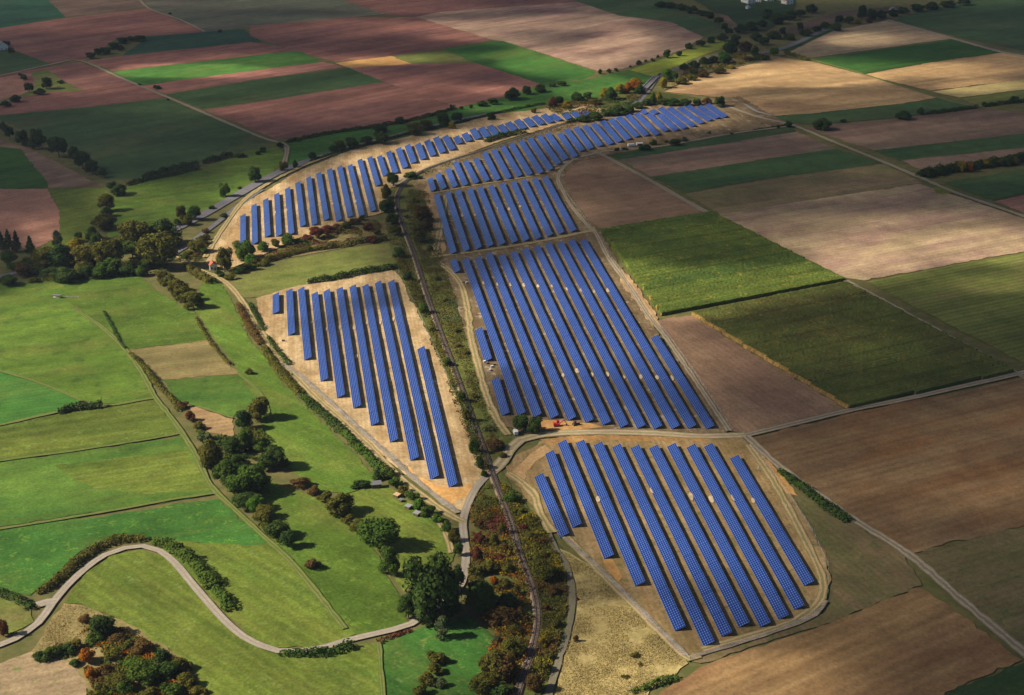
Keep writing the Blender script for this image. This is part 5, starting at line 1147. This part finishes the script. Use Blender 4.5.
def shed(px, py, w, d, h, rz, label, roof=M_TIN, wall=M_WOOD):
    root = empty('shed', at(px, py), radians(rz))
    b = MB(); v = [(-w/2,-d/2,.15),(w/2,-d/2,.15),(w/2,d/2,.15),(-w/2,d/2,.15),(-w/2,-d/2,h*.86),(w/2,-d/2,h*.86),(w/2,d/2,h),(-w/2,d/2,h)]
    for q in ((3,2,1,0),(4,5,6,7),(0,1,5,4),(1,2,6,5),(2,3,7,6),(3,0,4,7)): b.face([v[i] for i in q])
    b.build('wall', wall, root)
    r = MB(); o = .25; z0, z1 = h * .86 + .03, h + .03
    q = [(-w/2-o,-d/2-o,z0-.02),(w/2+o,-d/2-o,z0-.02),(w/2+o,d/2+o,z1+.02),(-w/2-o,d/2+o,z1+.02)]; u = [(x,y,z+.08) for x,y,z in q]
    r.face(u); r.face(q[::-1])
    for i in range(4): j=(i+1)%4; r.face([q[i],q[j],u[j],u[i]])
    r.build('roof', roof, root)
    m = MB(); m.box((w*.1, -d/2-.03, .15+h*.36), (min(1.4,w*.4), .06, h*.7)); m.build('door', M_DOOR, root)
    m = MB()
    for x in (-w/2+.2, w/2-.2):
        for y in (-d/2+.2, d/2-.2): m.box((x,y,.075),(.3,.3,.15))
    m.build('footing', M_CONC, root)
    return tag(root, label, 'shed')
shed(376.5, 487.5, 4.6, 3.4, 2.7, 12, 'dark board shed with a grey roof, largest in the small meadow', M_SLATE)
shed(397, 497.5, 2.6, 2.0, 1.9, -38, 'small brown hutch with tan roof behind the mown meadow', simple('tan_roof', (.55, .36, .2), .8))
shed(401, 502, 1.6, 1.4, 1.5, -38, 'tiny dark hutch between the tan hutch and the grey sheds', M_SLATE)
shed(408.5, 509, 2.6, 2.2, 2.0, -35, 'grey tin shed, upper of the pair beside the bushes')
shed(417, 516, 2.6, 2.2, 2.0, -35, 'grey tin shed, lower of the pair beside the bushes')
def van(px, py, rz, label):
    root = empty('van', at(px, py), radians(rz))
    sec = [(-2.6,.45),(-2.6,2.35),(-2.3,2.5),(1.0,2.5),(1.75,1.55),(2.55,1.25),(2.6,.45)]
    b = MB(); w = .98
    for s in (-1, 1): b.face([(x, s*w, z) for x, z in (sec if s < 0 else sec[::-1])])
    for i in range(len(sec)):
        j = (i+1) % len(sec); b.face([(sec[j][0],-w,sec[j][1]),(sec[i][0],-w,sec[i][1]),(sec[i][0],w,sec[i][1]),(sec[j][0],w,sec[j][1])])
    b.build('body', M_PAINT, root)
    m = MB(); m.face([(1.06,-.85,2.44),(1.72,-.85,1.62),(1.72,.85,1.62),(1.06,.85,2.44)][::-1]); o = m.build('windscreen', M_GLASS, root); o.location = (.03,0,.03)
    for s in (-1, 1):
        m = MB(); m.box((.75, s*.99, 1.9), (.95,.02,.55)); m.build('side_window', M_GLASS, root)
        m = MB(); m.box((2.6, s*.7, .95), (.06,.3,.22)); m.build('headlight', M_TIN, root)
        for x in (-1.7, 1.75):
            m = MB(); m.tube((x, s*.78, .36), (x, s*1.0, .36), .36, .36, 16); wh = m.build('wheel', M_RUB, root)
            m = MB(); m.tube((x, s*1.0, .36), (x, s*1.012, .36), .2, .2, 12); m.build('rim', M_TIN, wh)
    return tag(root, label, 'van')
van(515.5, 434, 100, 'white delivery van parked beside two round trees')
def trailer(px, py, rz, L, label):
    root = empty('trailer', at(px, py), radians(rz))
    m = MB(); n = 10
    prof = [(-1.25,1.0),(1.25,1.0)] + [(1.25*cos(pi*i/n), 2.3+1.1*sin(pi*i/n)) for i in range(n+1)]
    for s in (-1,1): m.face([(s*L/2, y, z) for y, z in (prof if s > 0 else prof[::-1])])
    for i in range(len(prof)):
        j=(i+1)%len(prof); m.face([(-L/2,prof[i][0],prof[i][1]),(L/2,prof[i][0],prof[i][1]),(L/2,prof[j][0],prof[j][1]),(-L/2,prof[j][0],prof[j][1])][::-1])
    m.build('cover', M_PAINT, root)
    m = MB(); m.box((0,0,.85),(L+.6,2.2,.25)); m.box((L/2+1.0,0,.7),(1.6,.2,.15)); m.build('chassis', M_WOOD, root)
    for s in (-1,1):
        for x in (-1.2,1.2):
            m = MB(); m.tube((x,s*.85,.45),(x,s*1.15,.45),.45,.45,14); m.build('wheel', M_RUB, root)
    return tag(root, label, 'trailer')
trailer(631, 147, 15, 6, 'white covered farm trailer on the strip edge, first of two')
trailer(639.5, 146, 10, 6, 'white covered farm trailer on the strip edge, beside the other')
def excavator(px, py, rz, paint, label, sc=1.0):
    root = empty('excavator', at(px, py), radians(rz)); root.scale = (sc, sc, sc)
    for s in (-1,1):
        m = MB(); prof = [(-1.9,.4),(-1.6,.05),(1.6,.05),(1.9,.4),(1.6,.8),(-1.6,.8)]
        y0,y1 = s*1.25-.25, s*1.25+.25
        m.face([(x,y0,z) for x,z in prof]); m.face([(x,y1,z) for x,z in prof[::-1]])
        for i in range(6): j=(i+1)%6; m.face([(prof[j][0],y0,prof[j][1]),(prof[i][0],y0,prof[i][1]),(prof[i][0],y1,prof[i][1]),(prof[j][0],y1,prof[j][1])])
        m.build('crawler_track', M_RUB, root)
    m = MB(); m.box((-.4,0,1.5),(3.2,2.5,1.2)); m.box((-1.5,0,2.25),(1.0,2.3,.4),0,0,.9); m.build('body', paint, root)
    m = MB(); m.box((.6,.7,2.75),(1.4,1.0,1.4),0,0,.85); c = m.build('cab', paint, root)
    m = MB(); m.box((.7,.7,2.8),(1.36,1.04,.8),0,0,.88); m.build('cab_window', M_GLASS, c)
    m = MB(); m.tube((.9,-.3,1.7),(3.6,-.3,4.0),.3,.22,6); m.build('boom', paint, root)
    m = MB(); m.tube((3.6,-.3,4.0),(5.1,-.3,1.6),.22,.16,6); a = m.build('arm', paint, root)
    m = MB(); m.box((5.1,-.3,1.1),(.9,1.1,.9),0,0,.6); m.build('bucket', M_WOOD, a)
    return tag(root, label, 'excavator')
excavator(557, 427, 10, M_RED, 'red tracked excavator at the lower end of the middle block')
def tractor(px, py, rz, paint, label):
    root = empty('tractor', at(px, py), radians(rz))
    m = MB(); m.box((1.0,0,1.2),(2.2,.9,.9),0,0,.92); m.box((-.6,0,1.0),(1.6,1.2,.8)); m.build('body', paint, root)
    m = MB(); m.box((-.6,0,2.1),(1.5,1.4,1.5),0,0,.85); c = m.build('cab', M_GLASS, root)
    m = MB(); m.box((-.6,0,2.92),(1.5,1.4,.12)); m.build('roof', paint, c)
    for s in (-1,1):
        m = MB(); m.tube((-.9,s*.7,.85),(-.9,s*1.15,.85),.85,.85,18); m.build('wheel', M_RUB, root)
        m = MB(); m.tube((1.6,s*.65,.55),(1.6,s*1.0,.55),.55,.55,16); m.build('wheel', M_RUB, root)
    return tag(root, label, 'tractor')
tractor(709, 134, 150, M_WOOD, 'dark tractor standing on the bare earth below the last rows')
tractor(576, 426, 20, M_WOOD, 'small dark tractor beyond the red excavator')
def pallets(px, py, label, n=4, rz=0):
    root = empty('pallet_stack', at(px, py), radians(rz)); r = random.Random(int(px*3))
    m = MB()
    for k in range(3):
        m.box((0,0,.07+.16*k),(1.2,.8,.03))
        for x in (-.5,0,.5): m.box((x,0,.0+.16*k+.01),(.12,.8,.08))
    m.build('pallet', M_WOOD, root)
    m = MB(); m.box((0,0,.85),(1.1,.75,.75)); m.build('load', M_TIN if n % 2 else M_WOOD, root)
    m = MB(); m.box((0,0,1.24),(1.14,.79,.03)); m.build('wrapping', M_PAINT if n % 2 else M_SLATE, root)
    root.scale = (1.5, 1.5, 1.2)
    return tag(root, label, 'pallet stack', 'pallet stacks at the row ends')
for i, (x, y, lb) in enumerate(((484.5,363,'wrapped white pallet stack at the end of the short row'),(487,364.5,'dark pallet stack beside the wrapped white one'),(492,368,'pale pallet stack between the two short rows'),(494.5,366,'dark pallet stack nearest the long row between two short rows'),(490,371.5,'lone dark pallet stack on the earth track side'),(463.5,283.5,'dark pallet stack below the shortest row'),(466.5,284,'pale pallet stack beside the dark one below the shortest row'),(283.5,342,'dark pallet stack on pale earth beside the two short rows'))):
    pallets(x, y, lb, 1 - i % 2, R.uniform(0, 90))
# feeding trough and rail in the upper meadow
root = empty('feeding_trough', at(57, 298), radians(-8))
m = MB(); m.box((0,0,.35),(5,1.6,.5),0,0,1.08); m.build('basin', M_CONC, root)
m = MB(); m.box((0,0,2.2),(5.6,2.6,.14)); m.build('roof', M_SLATE, root)
for x in (-2.5,2.5):
    for y in (-1.1,1.1): m = MB(); m.box((x,y,1.1),(.16,.16,2.2)); m.build('post', M_WOOD, root)
tag(root, 'dark roofed feeding trough in the wide tussocky meadow', 'feeding trough')
root = empty('cattle_rail', at(71, 298), radians(0))
m = MB()
for z in (.6,1.2): m.box((0,0,z),(11,.16,.16))
m.build('rail', M_CONC, root)
for x in (-5,-2.5,0,2.5,5): m = MB(); m.box((x,0,.65),(.18,.18,1.3)); m.build('post', M_CONC, root)
tag(root, 'pale cattle rail beside the feeding trough', 'rail')
# the bridge over the railway cutting
A, B = at(642.5, 91.5), at(656.5, 77); C_ = (A + B) / 2; d_ = B - A; root = empty('road_bridge', (C_.x, C_.y, 0), math.atan2(d_.y, d_.x)); Lb = d_.length
m = MB(); m.box((0,0,.95),(Lb,6.6,.5)); m.build('deck', M_CONC, root)
m = MB(); m.box((0,0,1.215),(Lb,5.2,.03)); m.build('roadway', MR['asphalt'], root)
for s in (-1,1):
    m = MB(); m.box((0,s*3.1,1.65),(Lb,.4,.9)); m.build('parapet', M_CONC, root)
for s in (-1,1): m = MB(); m.box((s*(Lb/2-1),0,.35),(2,6.4,.7)); m.build('abutment', M_CONC, root)
tag(root, 'narrow road bridge with two pale parapets beside the autumn trees', 'bridge')
# pale posts at the fence corners and along the wheel track
for x, y, lb in ((307,286,'white corner post at the upper fence of the block beside the earth track'),(399,273,'white corner post where the fence turns down the railway slope'),(608,258,'pale marker post beside the upper maize track'),(628,286,'pale marker post midway along the maize track'),(639,302,'pale marker post beside the sunlit maize'),(650,318,'pale marker post at the maize corner'),(758,470,'pale marker post beside the ochre corner'),(786,509,'pale marker post near the olive wedge')):
    root = empty('marker_post', at(x, y)); m = MB(); m.tube((0,0,0),(0,0,2.6),.12,.1,8); m.build('shaft', M_WHITE, root)
    m = MB(); m.tube((0,0,2.6),(0,0,2.75),.16,.06,8); m.build('cap', M_TIN, root); tag(root, lb, 'post', 'pale marker posts')

# ------------------------------------------------------------------ haze: one box of thin air round the camera and the whole place
HAZE = 0.000035
hz = MB(); hz.box((0, 2400, 169), (9000, 6400, 342))
m, nt, out = new_mat('haze')
pv = N(nt, 'ShaderNodeVolumePrincipled'); pv.inputs['Color'].default_value = (.62, .74, 1, 1); pv.inputs['Density'].default_value = HAZE; pv.inputs['Anisotropy'].default_value = .2
nt.links.new(pv.outputs[0], out.inputs['Volume'])
tag(hz.build('haze', m), 'thin blue haze filling the air over the valley', 'haze', kind='stuff')
